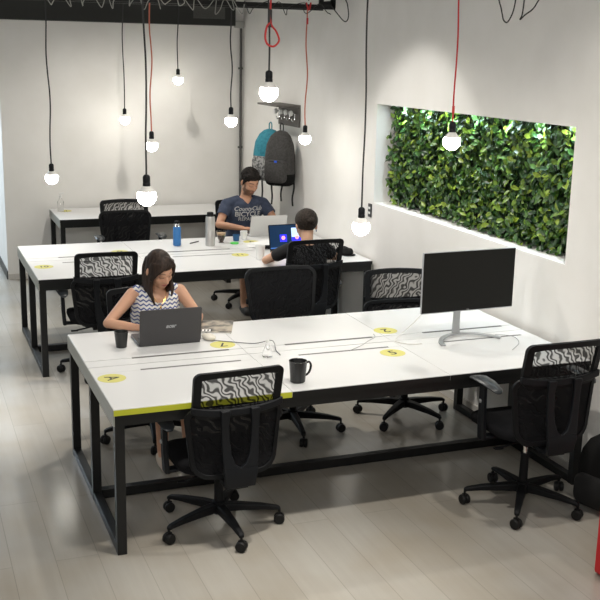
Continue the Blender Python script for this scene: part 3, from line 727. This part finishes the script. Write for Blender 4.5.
t = thing('paper_stack', 'loose white papers spread behind the black laptop', 'paper', (2.06, 3.83, DZ), .1)
for k in range(6):
    bm = box(NB(), (.01*k-.02, -.01*k, .002+.0035*k), (.30, .21, .003), M.Rotation(.08*k, 4, 'Z')); link('sheet', bm, mat('paper', (.82, .82, .80), .7), t, smooth=0)
o = link('pencil_case', tube(NB(), spline([(1.93, 3.62, DZ+.018), (2.0, 3.61, DZ+.018), (2.08, 3.60, DZ+.018)], 4), .0175, 12), blackf); tag(o, 'black pouch lying by the left edge of the lit laptop', 'case')
t = thing('paper_stack', 'stack of white paper near the wall behind the person in black', 'paper', (2.43, 3.62, DZ), -.1)
for k in range(4):
    bm = box(NB(), (0, .004*k, .004+.008*k), (.21, .29, .0076), M.Rotation(.03*k, 4, 'Z')); link('sheet', bm, MATS['paper'], t, smooth=0)
t = thing('cap', 'crumpled black cap on the desk right of the person in black', 'cap', (2.56, 3.22, DZ), .4)
bm = NB(); ell(bm, (0, 0, .02), (.075, .085, .042)); ell(bm, (.03, .03, .03), (.04, .04, .03))
for v in bm.verts:
    v.co.z = max(.001, v.co.z); v.co.z += .006*math.sin(v.co.x*90)*math.cos(v.co.y*70) if v.co.z > .01 else 0
link('crown', bm, blackf, t, smooth=60)
link('brim', poly(NB(), [(.05*math.cos(a)*1.2, -.06-.05*math.sin(a)) for a in [PI*k/10 for k in range(11)]], .002, .008), blackf, t)
# bags on the floor
backpack('backpack', 'black backpack on the floor beside the chair at the right edge', (2.575, -.29, .002), -1.3, .29, .17, .41, blackf, blackf, mat('black_nylon2', (.009, .009, .009), .8), .3, hang=True, straps=False)
backpack('handbag', 'small dark bag on the floor by the right wall behind the front desk', (2.50, 2.45, .002), -1.3, .26, .14, .30, blackf, blackf, blackf, .3, hang=False, straps=False)['category'] = 'bag'
# red cabinet at right edge
red = mat('red_paint', (.50, .004, .010), .45)
t = thing('red_cabinet', 'red painted cabinet edge at the right border of the picture', 'cabinet', (2.085, -.895, 0), 0)
link('body', box(NB(), (.20, -.17, .245), (.40, .34, .47)), red, t, smooth=0, bevel=.004)
link('door', box(NB(), (-.004, -.17, .245), (.012, .32, .44)), red, t, smooth=0, bevel=.003)

# ---------------------------------------------------------------- people
def skin_mat(name, c):
    m = mat(name, c, .5); m.node_tree.nodes['Principled BSDF'].inputs['Subsurface Weight'].default_value = .08
    m.node_tree.nodes['Principled BSDF'].inputs['Subsurface Radius'].default_value = (.02, .008, .005)
    return m
def loft_ellip(bm, secs, n=24):
    """secs: (centre, half width x, half depth y)"""
    rings = []
    for c, w, d in secs:
        c = V(c); rings.append([c+V((w*math.copysign(abs(math.cos(a))**.85, math.cos(a)), d*math.sin(a), 0)) for a in [2*PI*k/n for k in range(n)]])
    ring_loft(bm, rings)
def hand(bm, wrist, dirv, up=V((0, 0, 1)), side=1, s=1.0, curl=.5):
    f_ = V(dirv).normalized(); r_ = f_.cross(up).normalized(); u_ = r_.cross(f_).normalized(); w = V(wrist)
    def P(a, b_, c): return w+f_*a*s+r_*b_*s+u_*c*s
    palm = M((f_, r_, u_)).transposed().to_4x4(); palm.translation = P(.045, 0, 0)
    ell(bm, (0, 0, 0), (.050*s, .040*s, .015*s), palm)
    for k, (off, L) in enumerate(((.030, .066), (.010, .074), (-.010, .069), (-.029, .054))):
        o_ = off*side
        caps(bm, [P(.07, o_*.9, .002), P(.07+L*.45, o_*1.12, .012*(1-curl)+.004), P(.07+L*.75, o_*1.18, -.012*curl*1.6), P(.07+L*.93, o_*1.2, -.028*curl*1.3)], [.0095*s, .0085*s, .0078*s, .0065*s], 8)
    caps(bm, [P(.02, .030*side, -.004), P(.045, .052*side, -.010), P(.072, .060*side, -.016)], [.013*s, .010*s, .008*s], 8)
def head_parts(bm, H, s=1.0, female=False):
    """head-local: +Y face forward, z up, origin at head centre; H = matrix to body space"""
    def E(c, r_, rot=None):
        mm = H @ M.Translation(V(c)*s) @ (rot or M.Identity(4)); ell(bm, (0, 0, 0), tuple(V(r_)*s), mm, 20, 14)
    E((0, -.012, .030), (.073, .090, .085))           # cranium
    E((0, .020, -.030), (.058, .066, .078))           # face
    E((0, .045, -.082), (.030 if female else .036, .030, .026))  # chin
    E((0, .062, .018), (.048, .026, .026))            # brow
    for x in (-1, 1):
        E((x*.033, .052 if female else .049, -.030), (.023, .023, .026))  # cheeks
        E((x*.027, .070, .000), (.0145, .010, .009))  # eyelids
        E((x*.074, -.006, -.008), (.008, .018, .030), M.Rotation(x*.3, 4, 'Z'))  # ears
        E((x*(.036 if female else .046), .016, -.066), ((.014, .028, .020) if female else (.018, .034, .022)))  # jaw corners
        E((x*.009, .088, -.032), (.008, .009, .007))
    mm = H
    caps(bm, [mm @ V((0, .078*s, .004*s)), mm @ V((0, .089*s, -.014*s)), mm @ V((0, .098*s, -.029*s))], [.008*s, .009*s, .011*s], 10)
    E((0, .079, -.0555), (.021, .010, .0052)); E((0, .078, -.064), (.018, .010, .0058))
def sst(a, b_, x):
    t_ = min(1, max(0, (x-a)/(b_-a))); return t_*t_*(3-2*t_)
def head_zones(me, Hinv, s, beard, female, cols):
    """skin, lip, brow and beard colour kept per vertex of the one body mesh"""
    skin_c, lip_c, hair_c, beard_c = [V(c) for c in cols]
    ca = me.color_attributes.new('skin_tone', 'FLOAT_COLOR', 'POINT'); buf = []
    bt = .0035 if female else .0055
    for v in me.vertices:
        q = (Hinv @ v.co)/s; c = skin_c.copy()
        if q.length < .16 and q.y > -.04:
            if beard:
                k = sst(-.034, -.046, q.z-.25*max(0, .05-q.y))*sst(-.13, -.115, q.z)*sst(-.005, .012, q.y)
                k = max(k, sst(.050, .056, abs(q.x))*sst(.0, -.02, q.z)*sst(-.005, .004, q.y)*sst(.040, .028, q.y))
                k = max(k, sst(.030, .024, abs(q.x))*sst(.0045, .002, abs(q.z+.0455))*sst(.068, .074, q.y))
                k *= 1-sst(.024, .019, abs(q.x))*sst(.0105, .008, abs(q.z+.060))*sst(.066, .072, q.y)
                c = c.lerp(beard_c, .8*k)
            k = sst(.022, .017, abs(q.x))*sst(.0105, .0075, abs(q.z+.0595))*sst(.068, .074, q.y); c = c.lerp(lip_c, k*.9)
            k = sst(.0022, .0006, abs(q.z+.0597))*sst(.018, .014, abs(q.x))*sst(.068, .074, q.y); c = c.lerp(lip_c*.35, k*.8)
            for sx_ in (-1, 1):
                u_ = (q.x*sx_-.029)/.019
                zc_ = .0235+.004*(1-u_*u_)
                c = c.lerp(hair_c, .85*sst(1.05, .75, abs(u_))*sst(bt, bt*.35, abs(q.z-zc_))*sst(.045, .052, q.y))
                u_ = (q.x*sx_-.027)/.0145
                c = c.lerp(hair_c, .9*sst(1.0, .8, abs(u_))*sst(.003, .0012, abs(q.z+.003+.002*(1-u_*u_)))*sst(.055, .062, q.y))
                c = c.lerp(lip_c*.3, .7*sst(.0045, .002, math.hypot(q.x-sx_*.008, q.z+.041))*sst(.078, .084, q.y))
        buf.extend((c.x, c.y, c.z, 1))
    ca.data.foreach_set('color', buf)
def person(label, loc, rz, J, skin, s=1.0, female=False, beard=False, hands_curl=.5, head_s=1.08):
    t = thing('person', label, 'person', loc, rz)
    bm = NB()
    sh = J['shr'], J['shl']
    nk = V(J['neck']); hd = V(J['head'])
    H = M.Translation(hd) @ Euler(J['hrot'], 'XYZ').to_matrix().to_4x4()
    head_parts(bm, H, head_s, female)
    caps(bm, [nk-V((0, .0, .03)), nk+(H @ V((0, -.02, -.06))-nk)*.5, H @ V((0, -.022, -.045))], [.052*s, .049*s, .050*s], 16)
    hp, ch = V(J['hip']), V(J['chest'])
    w1, w2 = J['w']     # shoulder half width, hip half width
    sw = (.74, .45) if female else (.60, .34)
    loft_ellip(bm, [(hp-V((0, 0, .09)), w2*.85, .10), (hp, w2, .115), (hp.lerp(ch, .45), w2*.80, .095), (hp.lerp(ch, .8), w2*.90 if female else w2*.98, .10), (ch, w1*.80, .105), (ch.lerp(nk, .55), w1*sw[0], .085), (ch.lerp(nk, .85), w1*sw[1], .06), (nk, w1*.22, .045)])
    ra = J['arm']
    for sd, k in ((1, 'r'), (-1, 'l')):
        S, E_, W_ = V(J['sh'+k]), V(J['el'+k]), V(J['wr'+k])
        caps(bm, [S, S.lerp(E_, .5), E_], [ra*1.18, ra, ra*.82], 14); caps(bm, [E_, E_.lerp(W_, .35), W_], [ra*.82, ra*.80, ra*.52], 14)
        caps(bm, [ch+V((sd*w1*.5, 0, .06)), S], [ra*1.2, ra*1.15], 12)
        hd_ = V(J.get('hd'+k, (W_-E_)))
        hand(bm, W_, hd_, side=-sd if True else sd, s=1.0 if not female else .9, curl=hands_curl)
        K, A = V(J['kn'+k]), V(J['an'+k]); hpj = hp+V((sd*w2*.52, 0, -.02))
        caps(bm, [hpj, hpj.lerp(K, .5), K], [.085*s, .073*s, .055*s], 14); caps(bm, [K, K.lerp(A, .3), A], [.055*s, .054*s, .034*s], 14)
        caps(bm, [A, A+V((0, .05, -.045)), A+V((0, .12, -.055))], [.034*s, .034*s, .026*s], 10)
    tmp = link('tmp', bm, skin[0], None, smooth=0)
    md = tmp.modifiers.new('r', 'REMESH'); md.mode = 'VOXEL'; md.voxel_size = .0042; md.use_smooth_shade = True
    sm = tmp.modifiers.new('s', 'SMOOTH'); sm.factor = .5; sm.iterations = 3
    me = evalmesh(tmp); bpy.data.objects.remove(tmp); me.name = 'body'
    me.materials.clear()
    me.materials.append(skin[0])
    cols = [tuple(m_.node_tree.nodes['Principled BSDF'].inputs['Base Color'].default_value)[:3] for m_ in skin]
    head_zones(me, H.inverted(), head_s, beard, female, cols)
    nt, N, b = nodes(skin[0]); nt.links.new(N('ShaderNodeAttribute', attribute_name='skin_tone').outputs['Color'], b.inputs['Base Color'])
    for p in me.polygons: p.use_smooth = True
    o = bpy.data.objects.new('body', me); C.objects.link(o); o.parent = t
    return t, H
def cloth(name, build, m, parent, cutf=None, vox=.006, it=6):
    bm = NB(); build(bm); tmp = link('tmp', bm, m, None, smooth=0)
    md = tmp.modifiers.new('r', 'REMESH'); md.mode = 'VOXEL'; md.voxel_size = vox; md.use_smooth_shade = True
    sm = tmp.modifiers.new('s', 'SMOOTH'); sm.factor = .5; sm.iterations = it
    me = evalmesh(tmp); bpy.data.objects.remove(tmp)
    if cutf:
        b2_ = bmesh.new(); b2_.from_mesh(me)
        bmesh.ops.delete(b2_, geom=[f_ for f_ in b2_.faces if cutf(f_.calc_center_median())], context='FACES')
        for _k in range(10):
            bd = [v for v in b2_.verts if v.is_boundary]
            nw = [(v, sum(((e.other_vert(v)).co for e in v.link_edges if e.is_boundary), V())/max(1, sum(1 for e in v.link_edges if e.is_boundary))) for v in bd]
            for v, c in nw: v.co = v.co.lerp(c, .5)
        b2_.to_mesh(me); b2_.free()
    me.name = name; me.materials.clear(); me.materials.append(m)
    for p in me.polygons: p.use_smooth = True
    o = bpy.data.objects.new(name, me); C.objects.link(o); o.parent = parent
    return o
def shoe(parent, A, m, f_=V((0, 1, 0))):
    A = V(A); bm = NB()
    caps(bm, [A+V((0, -.025, -.045)), A+V((0, .04, -.050)), A+V((0, .115, -.055))], [.036, .041, .036], 12)
    for v in bm.verts: v.co.z = max(v.co.z, A.z-.078)
    link('shoe', bm, m, parent, smooth=60)
def torso_shell(J, e, s=1.0, female=False):
    hp, ch, nk = V(J['hip']), V(J['chest']), V(J['neck']); w1, w2 = J['w']
    return [(hp-V((0, 0, .04)), w2+e+.004, .118+e), (hp+V((0, 0, .02)), w2+e, .113+e), (hp.lerp(ch, .45), w2*.80+e+.006, .095+e), (hp.lerp(ch, .8), (w2*.90 if female else w2*.98)+e, .10+e+.004), (ch, w1*.80+e, .105+e), (ch.lerp(nk, .55), w1*(.74 if female else .60)+e, .085+e), (ch.lerp(nk, .85), w1*(.45 if female else .34)+e, .06+e), (nk, w1*.22+e, .045+e)]

lips_f = mat('lips_rose', (.42, .13, .11), .4); lips_m = mat('lips_tan', (.38, .17, .12), .5)
dark_hair = noisy(mat('hair_dark_brown', (.012, .008, .006), .62, **{'Specular_IOR_Level': .3}), 60, (.012, .007, .005), (.045, .026, .017), bump=.4, stretch=(1, 1, .12))
hair_blk = noisy(mat('hair_black', (.008, .007, .006), .75, **{'Specular_IOR_Level': .2}), 70, (.006, .005, .005), (.02, .016, .013), bump=.5)
hair_shrt = noisy(mat('hair_brown_short', (.02, .014, .01), .7, **{'Specular_IOR_Level': .25}), 80, (.012, .008, .006), (.035, .025, .018), bump=.4)
sk_w = skin_mat('skin_woman', (.56, .31, .20)); sk_m = skin_mat('skin_man', (.55, .29, .18)); sk_p = skin_mat('skin_person', (.56, .33, .22))

# --- woman (faces -Y in the world)
JW = dict(hip=(0, -.10, .56), chest=(0, -.05, .835), neck=(0, -.035, .945), head=(-.002, .052, 1.075), hrot=(-.46, .10, .30),
          shr=(.145, -.05, .905), shl=(-.150, -.05, .912), elr=(.325, .085, .770), ell=(-.235, .09, .775), wrr=(.150, .245, .768), wrl=(-.16, .30, .775),
          hdr=(-.10, .06, -.004), hdl=(.06, .10, -.004), knr=(.08, .42, .52), knl=(-.06, .43, .52), anr=(.10, .50, .085), anl=(-.04, .58, .085), w=(.175, .165), arm=.036)
WO = (.575, 1.53)
tw, HW = person('woman with long dark hair in a sleeveless zigzag top at the graphite laptop', (*WO, 0), PI, JW, [sk_w, lips_f, hair_blk, hair_blk], s=.92, female=True, head_s=1.01)
zig = mat('zigzag_fabric', (.8, .8, .8), .8)
nt, N, b = nodes(zig)
tc = N('ShaderNodeTexCoord'); sx = N('ShaderNodeSeparateXYZ', ins={0: tc.outputs['Object']})
pp = N('ShaderNodeMath', operation='PINGPONG', ins={0: sx.outputs[0], 1: .016})
am = N('ShaderNodeMath', operation='MULTIPLY', ins={0: pp.outputs[0], 1: .75})
ad = N('ShaderNodeMath', operation='ADD', ins={0: sx.outputs[2], 1: am.outputs[0]})
p2 = N('ShaderNodeMath', operation='PINGPONG', ins={0: ad.outputs[0], 1: .0125})
gt = N('ShaderNodeMath', operation='GREATER_THAN', ins={0: p2.outputs[0], 1: .0078})
mx = N('ShaderNodeMixRGB', ins={0: gt.outputs[0], 1: (.78, .77, .74, 1), 2: (.07, .10, .28, 1)})
nt.links.new(mx.outputs[0], b.inputs['Base Color'])
def bw(bm):
    loft_ellip(bm, torso_shell(JW, .010, female=True))
    for sd, k in ((1, 'r'), (-1, 'l')):
        ell(bm, (sd*.065, .045-.05, .80), (.062, .075, .058))
        caps(bm, [V((sd*.07, -.05, .895)), V((sd*.115, -.05, .93))], [.052, .035], 12)
def cutw(q):
    if q.z < .50: return True
    if abs(q.x) > .152 and q.z > .79: return True
    if q.y > -.045 and (q.x/.075)**2+((q.z-.965)/.10)**2 < 1: return True
    if (q.x/.070)**2+((q.y+.035)/.075)**2 < 1 and q.z > .91: return True
    return False
cloth('sleeveless_top', bw, zig, tw, cutw)
def bsk(bm):
    hp = V(JW['hip'])
    loft_ellip(bm, [(hp+V((0, -.01, -.10)), .17, .115), (hp+V((0, 0, .04)), .16, .122)])
    for sd, k in ((1, 'r'), (-1, 'l')):
        K = V(JW['kn'+k]); h0 = hp+V((sd*.08, 0, -.02)); caps(bm, [h0, h0.lerp(K, .45), h0.lerp(K, .72)], [.095, .088, .078], 14)
    caps(bm, [hp+V((0, .02, -.02)), hp+V((0, .28, -.035))], [.08, .06], 12)
cloth('skirt', bsk, mat('skirt_black', (.02, .02, .025), .8), tw, vox=.008)
for k in 'rl': shoe(tw, JW['an'+k], mat('shoe_beige', (.50, .40, .30), .5))
# necklace
nkp = [(.048*math.cos(a)*1.0, 0, 0) for a in (0,)]
def bhair_w(bm):
    def P(x, y, z): return HW @ (V((x, y, z))*1.01)
    mm = HW @ M.Diagonal((1.01, 1.01, 1.01, 1))
    ell(bm, (0, -.016, .034), (.076, .090, .088), mm); ell(bm, (.0, .034, .066), (.060, .048, .044), mm)
    ell(bm, (0, -.045, -.02), (.066, .055, .10), mm)
    rnd = random.Random(2)
    down = lambda p, x, y, z: V((p.x+x, p.y+y, z))
    # side curtains: her right (local +x) falls in front of the shoulder, her left falls straight
    for sd in (1, -1):
        for k in range(15):
            u_ = k/14
            a = P(sd*(.045+.020*math.sin(u_*PI)), .050-.07*u_, .080-.035*u_)
            b_ = P(sd*(.065+.003*rnd.random()), .046-.07*u_, .006)
            c = P(sd*(.065+.004*rnd.random()), .036-.08*u_, -.07)
            endz = (.865 if sd > 0 else .915)+rnd.uniform(-.02, .03)+(.02*u_)
            ox = .010*sd
            d_ = V((b_.x+ox*.4, b_.y*.4+.012-.06*u_+.005, (c.z+endz)/2)); e_ = V((b_.x-ox*1.2+rnd.uniform(-.01, .01), .055-.10*u_, endz))
            caps(bm, spline([a, b_, c, d_, e_], 3), [.012]*9+[.011, .010, .008, .005], 8)
    for k in range(14):     # back curtain
        x = -.038+.076*k/13
        a = P(x, -.09, .03); b_ = P(x*1.05, -.10, -.05); e_ = V((x*1.15, -.155, .86+rnd.uniform(-.02, .02)))
        caps(bm, spline([a, b_, (V(b_)+e_)/2+V((0, -.01, 0)), e_], 4), [.016]*11+[.011, .008], 8)
    for k in range(8):      # swept fringe over her right brow
        u_ = k/7
        caps(bm, spline([P(-.02+.01*u_, .055-.02*u_, .108), P(.028+.008*u_, .082-.02*u_, .070), P(.062, .066-.02*u_, .022), P(.077, .045-.01*u_, -.03)], 4), [.010]*13, 8)
        caps(bm, spline([P(-.022, .055-.02*u_, .106), P(-.052, .064-.02*u_, .070), P(-.073, .045-.015*u_, .02), P(-.080, .035-.015*u_, -.04)], 4), [.009]*13, 8)
cloth('hair', bhair_w, dark_hair, tw, vox=.0045, it=3)
bm = NB(); tube(bm, spline([(.05, -.01, .955), (.042, .045, .915), (.018, .072, .873), (0, .078, .855), (-.018, .072, .873), (-.042, .045, .915), (-.05, -.01, .955)], 6), .0015, 6)
ell(bm, (0, .082, .845), (.006, .003, .009)); link('necklace', bm, mat('gold', (.8, .5, .15), .25, 1), tw)

# --- man (faces -Y)
JM = dict(hip=(0, -.13, .57), chest=(0, -.05, .90), neck=(.0, -.02, 1.045), head=(-.020, .055, 1.185), hrot=(-.42, .0, .22),
          shr=(.178, -.04, .962), shl=(-.182, -.04, .962), elr=(.290, .08, .795), ell=(-.27, .10, .80), wrr=(.12, .27, .785), wrl=(-.13, .30, .785),
          hdr=(-.10, .05, -.004), hdl=(.08, .08, -.004), knr=(.12, .36, .55), knl=(-.12, .36, .55), anr=(.13, .36, .085), anl=(-.12, .30, .085), w=(.215, .165), arm=.043)
MO = (2.185, 4.70)
tm, HM = person('bearded man with short black hair in a navy printed t-shirt behind the silver laptop', (*MO, 0), PI, JM, [sk_m, lips_m, hair_blk, mat('beard', (.11, .058, .036), .8)], s=1.0, beard=True, head_s=1.05)
navy = noisy(mat('navy_cotton', (.045, .06, .10), .9), 25, (.036, .048, .085), (.055, .070, .115))
def bs(bm):
    loft_ellip(bm, torso_shell(JM, .012))
    for sd, k in ((1, 'r'), (-1, 'l')):
        S, E_ = V(JM['sh'+k]), V(JM['el'+k]); d_ = S.lerp(E_, .55)
        caps(bm, [V((sd*.07, -.03, .995)), S], [.058, .060], 14); caps(bm, [S, d_], [.061, .060], 14)
def cutm(q):
    for k in 'rl':
        S, E_ = V(JM['sh'+k]), V(JM['el'+k]); ax = (E_-S).normalized()
        if (q-S).dot(ax) > (E_-S).length*.52+.012 and (q-(S.lerp(E_, .62))).length < .10 and abs(q.x) > .19: return True
    if (q.x/.070)**2+((q.y+.02)/.075)**2 < 1 and q.z > 1.0: return True
    return q.y > -.02 and abs(q.x) < .055*(q.z-.975)/.06 and q.z > .975
shm = cloth('t_shirt', bs, navy, tm, cutm)
def bsh(J):
    def f_(bm):
        hp = V(J['hip']); loft_ellip(bm, [(hp+V((0, 0, -.11)), .178, .125), (hp+V((0, 0, .03)), .172, .124)])
        for sd, k in ((1, 'r'), (-1, 'l')):
            K = V(J['kn'+k]); h0 = hp+V((sd*.085, 0, -.02)); caps(bm, [h0, h0.lerp(K, .5), h0.lerp(K, .85)], [.10, .090, .078], 14)
    return f_
cloth('shorts', bsh(JM), mat('shorts_grey', (.05, .05, .055), .9), tm, vox=.008)
for k in 'rl': shoe(tm, JM['an'+k], mat('shoe_dark', (.03, .03, .03), .6))
def bhair_m(bm):
    mm = HM @ M.Diagonal((1.04, 1.04, 1.04, 1))
    ell(bm, (0, -.020, .046), (.083, .094, .084), mm); ell(bm, (0, .034, .078), (.062, .052, .042), mm); ell(bm, (0, -.066, .00), (.066, .040, .066), mm)
    rnd = random.Random(6)
    for i in range(90):
        a = rnd.uniform(0, 2*PI); e = rnd.uniform(.05, 1.5)
        p = V((.076*math.cos(a)*math.cos(e), -.012+.088*math.sin(a)*math.cos(e), .048+.074*math.sin(e)))
        if p.y > .055 and p.z < .085: continue
        r_ = rnd.uniform(.012, .016); ell(bm, tuple(p), (r_, r_, r_), mm, 8, 6)
    for sd in (-1, 1): ell(bm, (sd*.073, .012, .012), (.009, .014, .032), mm)
cloth('hair', bhair_m, hair_blk, tm, vox=.0045, it=2)
# shirt print, pressed onto the chest
bv = BVHTree.FromPolygons([v.co.copy() for v in shm.data.vertices], [tuple(p.vertices) for p in shm.data.polygons])
def print_line(s, size, x, z, shear=0, bold=0):
    mt = M.Translation((x, .4, z)) @ M.Rotation(PI, 4, 'Z') @ M.Rotation(PI/2, 4, 'X')
    o = text(s, size, mt, mat('print_white', (.62, .62, .60), .8), tm, .0, 'shirt_print', shear=shear, bold=bold)
    b3 = bmesh.new(); b3.from_mesh(o.data); bmesh.ops.triangulate(b3, faces=b3.faces)
    bmesh.ops.subdivide_edges(b3, edges=[e for e in b3.edges if e.calc_length() > .012], cuts=1)
    for v in b3.verts:
        h = bv.ray_cast(V((v.co.x, .5, v.co.z)), V((0, -1, 0)))
        v.co.y = (h[0].y if h[0] else .08)+.0035
    b3.to_mesh(o.data); b3.free()
print_line('CountyClub', .056, -.006, .932, .35, .0002)
print_line('BICYCLE', .066, -.003, .880, 0, .0008)
print_line('REPAIRS', .050, .0, .832, 0, .0002)

# --- person seen from behind (faces +Y)
JP = dict(hip=(.03, -.08, .56), chest=(.04, .02, .81), neck=(0.05, .055, .920), head=(.068, .125, 1.052), hrot=(-.30, .0, .0),
          shr=(.195, .03, .875), shl=(-.115, .03, .880), elr=(.335, .14, .785), ell=(-.255, .15, .785), wrr=(.17, .40, .775), wrl=(-.10, .385, .775),
          hdr=(-.05, .10, -.004), hdl=(.05, .10, -.004), knr=(.10, .38, .56), knl=(-.10, .38, .56), anr=(.10, .42, .085), anl=(-.10, .42, .085), w=(.19, .16), arm=.038)
PO = (2.03, 2.80)
tp, HP = person('person in a black t-shirt with dark pinned-up hair, seen from behind', (*PO, 0), 0, JP, [sk_p, lips_f, hair_blk, hair_blk], s=.95, female=True, head_s=1.08)
btee = mat('black_cotton', (.010, .010, .011), .9)
def bp_(bm):
    loft_ellip(bm, torso_shell(JP, .012, female=True))
    for sd, k in ((1, 'r'), (-1, 'l')):
        S, E_ = V(JP['sh'+k]), V(JP['el'+k]); d_ = S.lerp(E_, .48)
        caps(bm, [V((sd*.08+.04, .03, .865)), S], [.056, .054], 14); caps(bm, [S, d_], [.055, .052], 14)
cloth('t_shirt', bp_, btee, tp, lambda q: ((q.x-.05)/.060)**2+((q.y-.055)/.065)**2 < 1 and q.z > .89)
cloth('trousers', bsh(JP), mat('trousers_black', (.015, .015, .017), .9), tp, vox=.008)
for k in 'rl': shoe(tp, JP['an'+k], MATS['shoe_dark'])
def bhair_p(bm):
    mm = HP @ M.Diagonal((1.08, 1.08, 1.08, 1))
    ell(bm, (0, -.020, .036), (.084, .094, .086), mm); ell(bm, (0, -.045, .005), (.064, .055, .055), mm); ell(bm, (.004, -.104, .018), (.030, .020, .024), mm)
    ell(bm, (0, .03, .07), (.06, .05, .045), mm)
cloth('hair', bhair_p, hair_shrt, tp, vox=.0045, it=2)
link('earring', lathe(NB(), [(.004, 0), (.004, .016)], n=8, mtx=HP @ M.Translation((.078, -.012, -.056))), mat('earring_blue', (.03, .05, .2), .3), tp)

# ---------------------------------------------------------------- light
def spot(loc, target, power, deg, blend=.4, col=(1, .95, .87), r=.05):
    l = bpy.data.lights.new('ceiling_or_niche_spot', 'SPOT'); l.energy = power; l.spot_size = math.radians(deg); l.spot_blend = blend; l.color = col; l.shadow_soft_size = r
    o = bpy.data.objects.new('ceiling_or_niche_spot', l); C.objects.link(o); o.location = loc
    o.rotation_euler = (V(target)-V(loc)).to_track_quat('-Z', 'Y').to_euler()
def area(loc, target, power, sx_, sy_, col):
    l = bpy.data.lights.new('fill_area', 'AREA'); l.shape = 'RECTANGLE'; l.size = sx_; l.size_y = sy_; l.energy = power; l.color = col
    o = bpy.data.objects.new('fill_area', l); C.objects.link(o); o.location = loc
    o.rotation_euler = (V(target)-V(loc)).to_track_quat('-Z', 'Y').to_euler()
spot((.8, -.66, 3.38), (.8, -.5, 0), 120, 120, .8)
spot((2.2, -.66, 3.38), (2.1, -.5, 0), 90, 110, .8)
spot((.65, -.75, 3.38), (.60, -.80, 0), 270, 42, 1.0)
spot((-.45, 2.2, 3.38), (-.55, 2.3, 0), 500, 38, 1.0, (.97, .98, 1))
spot((-.25, 4.2, 3.38), (-.25, 4.2, 0), 240, 42, 1.0, (1, .97, .92))
spot((1.3, 2.3, 3.38), (1.3, 2.1, 0), 160, 120, .8)
spot((1.2, 5.0, 3.38), (1.2, 4.9, 0), 130, 125, .8)
spot((1.2, 2.12, 3.38), (2.7, 2.26, .74), 50, 60, .35, (1, .97, .92), .03)
area((-1.8, 1.5, 3.40), (-1.4, 1.5, 0), 65, 2.0, 7.0, (.98, .98, 1))  # added soft fill along the left side, not a real panel
area((-1.0, -4.5, 3.40), (1.6, 2, 1.8), 150, 3.0, 1.5, (1, .98, .95))  # added fill from near the camera, brightens walls and desks
area((-1.2, 8.0, 3.2), (-.4, 7.2, 1.0), 170, 1.5, 1.5, (.75, .88, 1))  # unseen bluish daylight reaching the wall return, not a ceiling fixture
for p in LEDS: spot(p, (p[0]+.03, p[1], p[2]-1), 6, 100, .9, (.72, .9, 1), .02)  # small beams of the niche leds grazing the leaves, not ceiling lamps
w = bpy.data.worlds.new('world'); sc.world = w; w.use_nodes = True
w.node_tree.nodes['Background'].inputs[0].default_value = (.8, .85, 1, 1); w.node_tree.nodes['Background'].inputs[1].default_value = .15
sc.view_settings.view_transform = 'Standard'; sc.view_settings.look = 'None'; sc.view_settings.gamma = 1; sc.view_settings.use_curve_mapping = False
sc.view_settings.exposure = 0.18
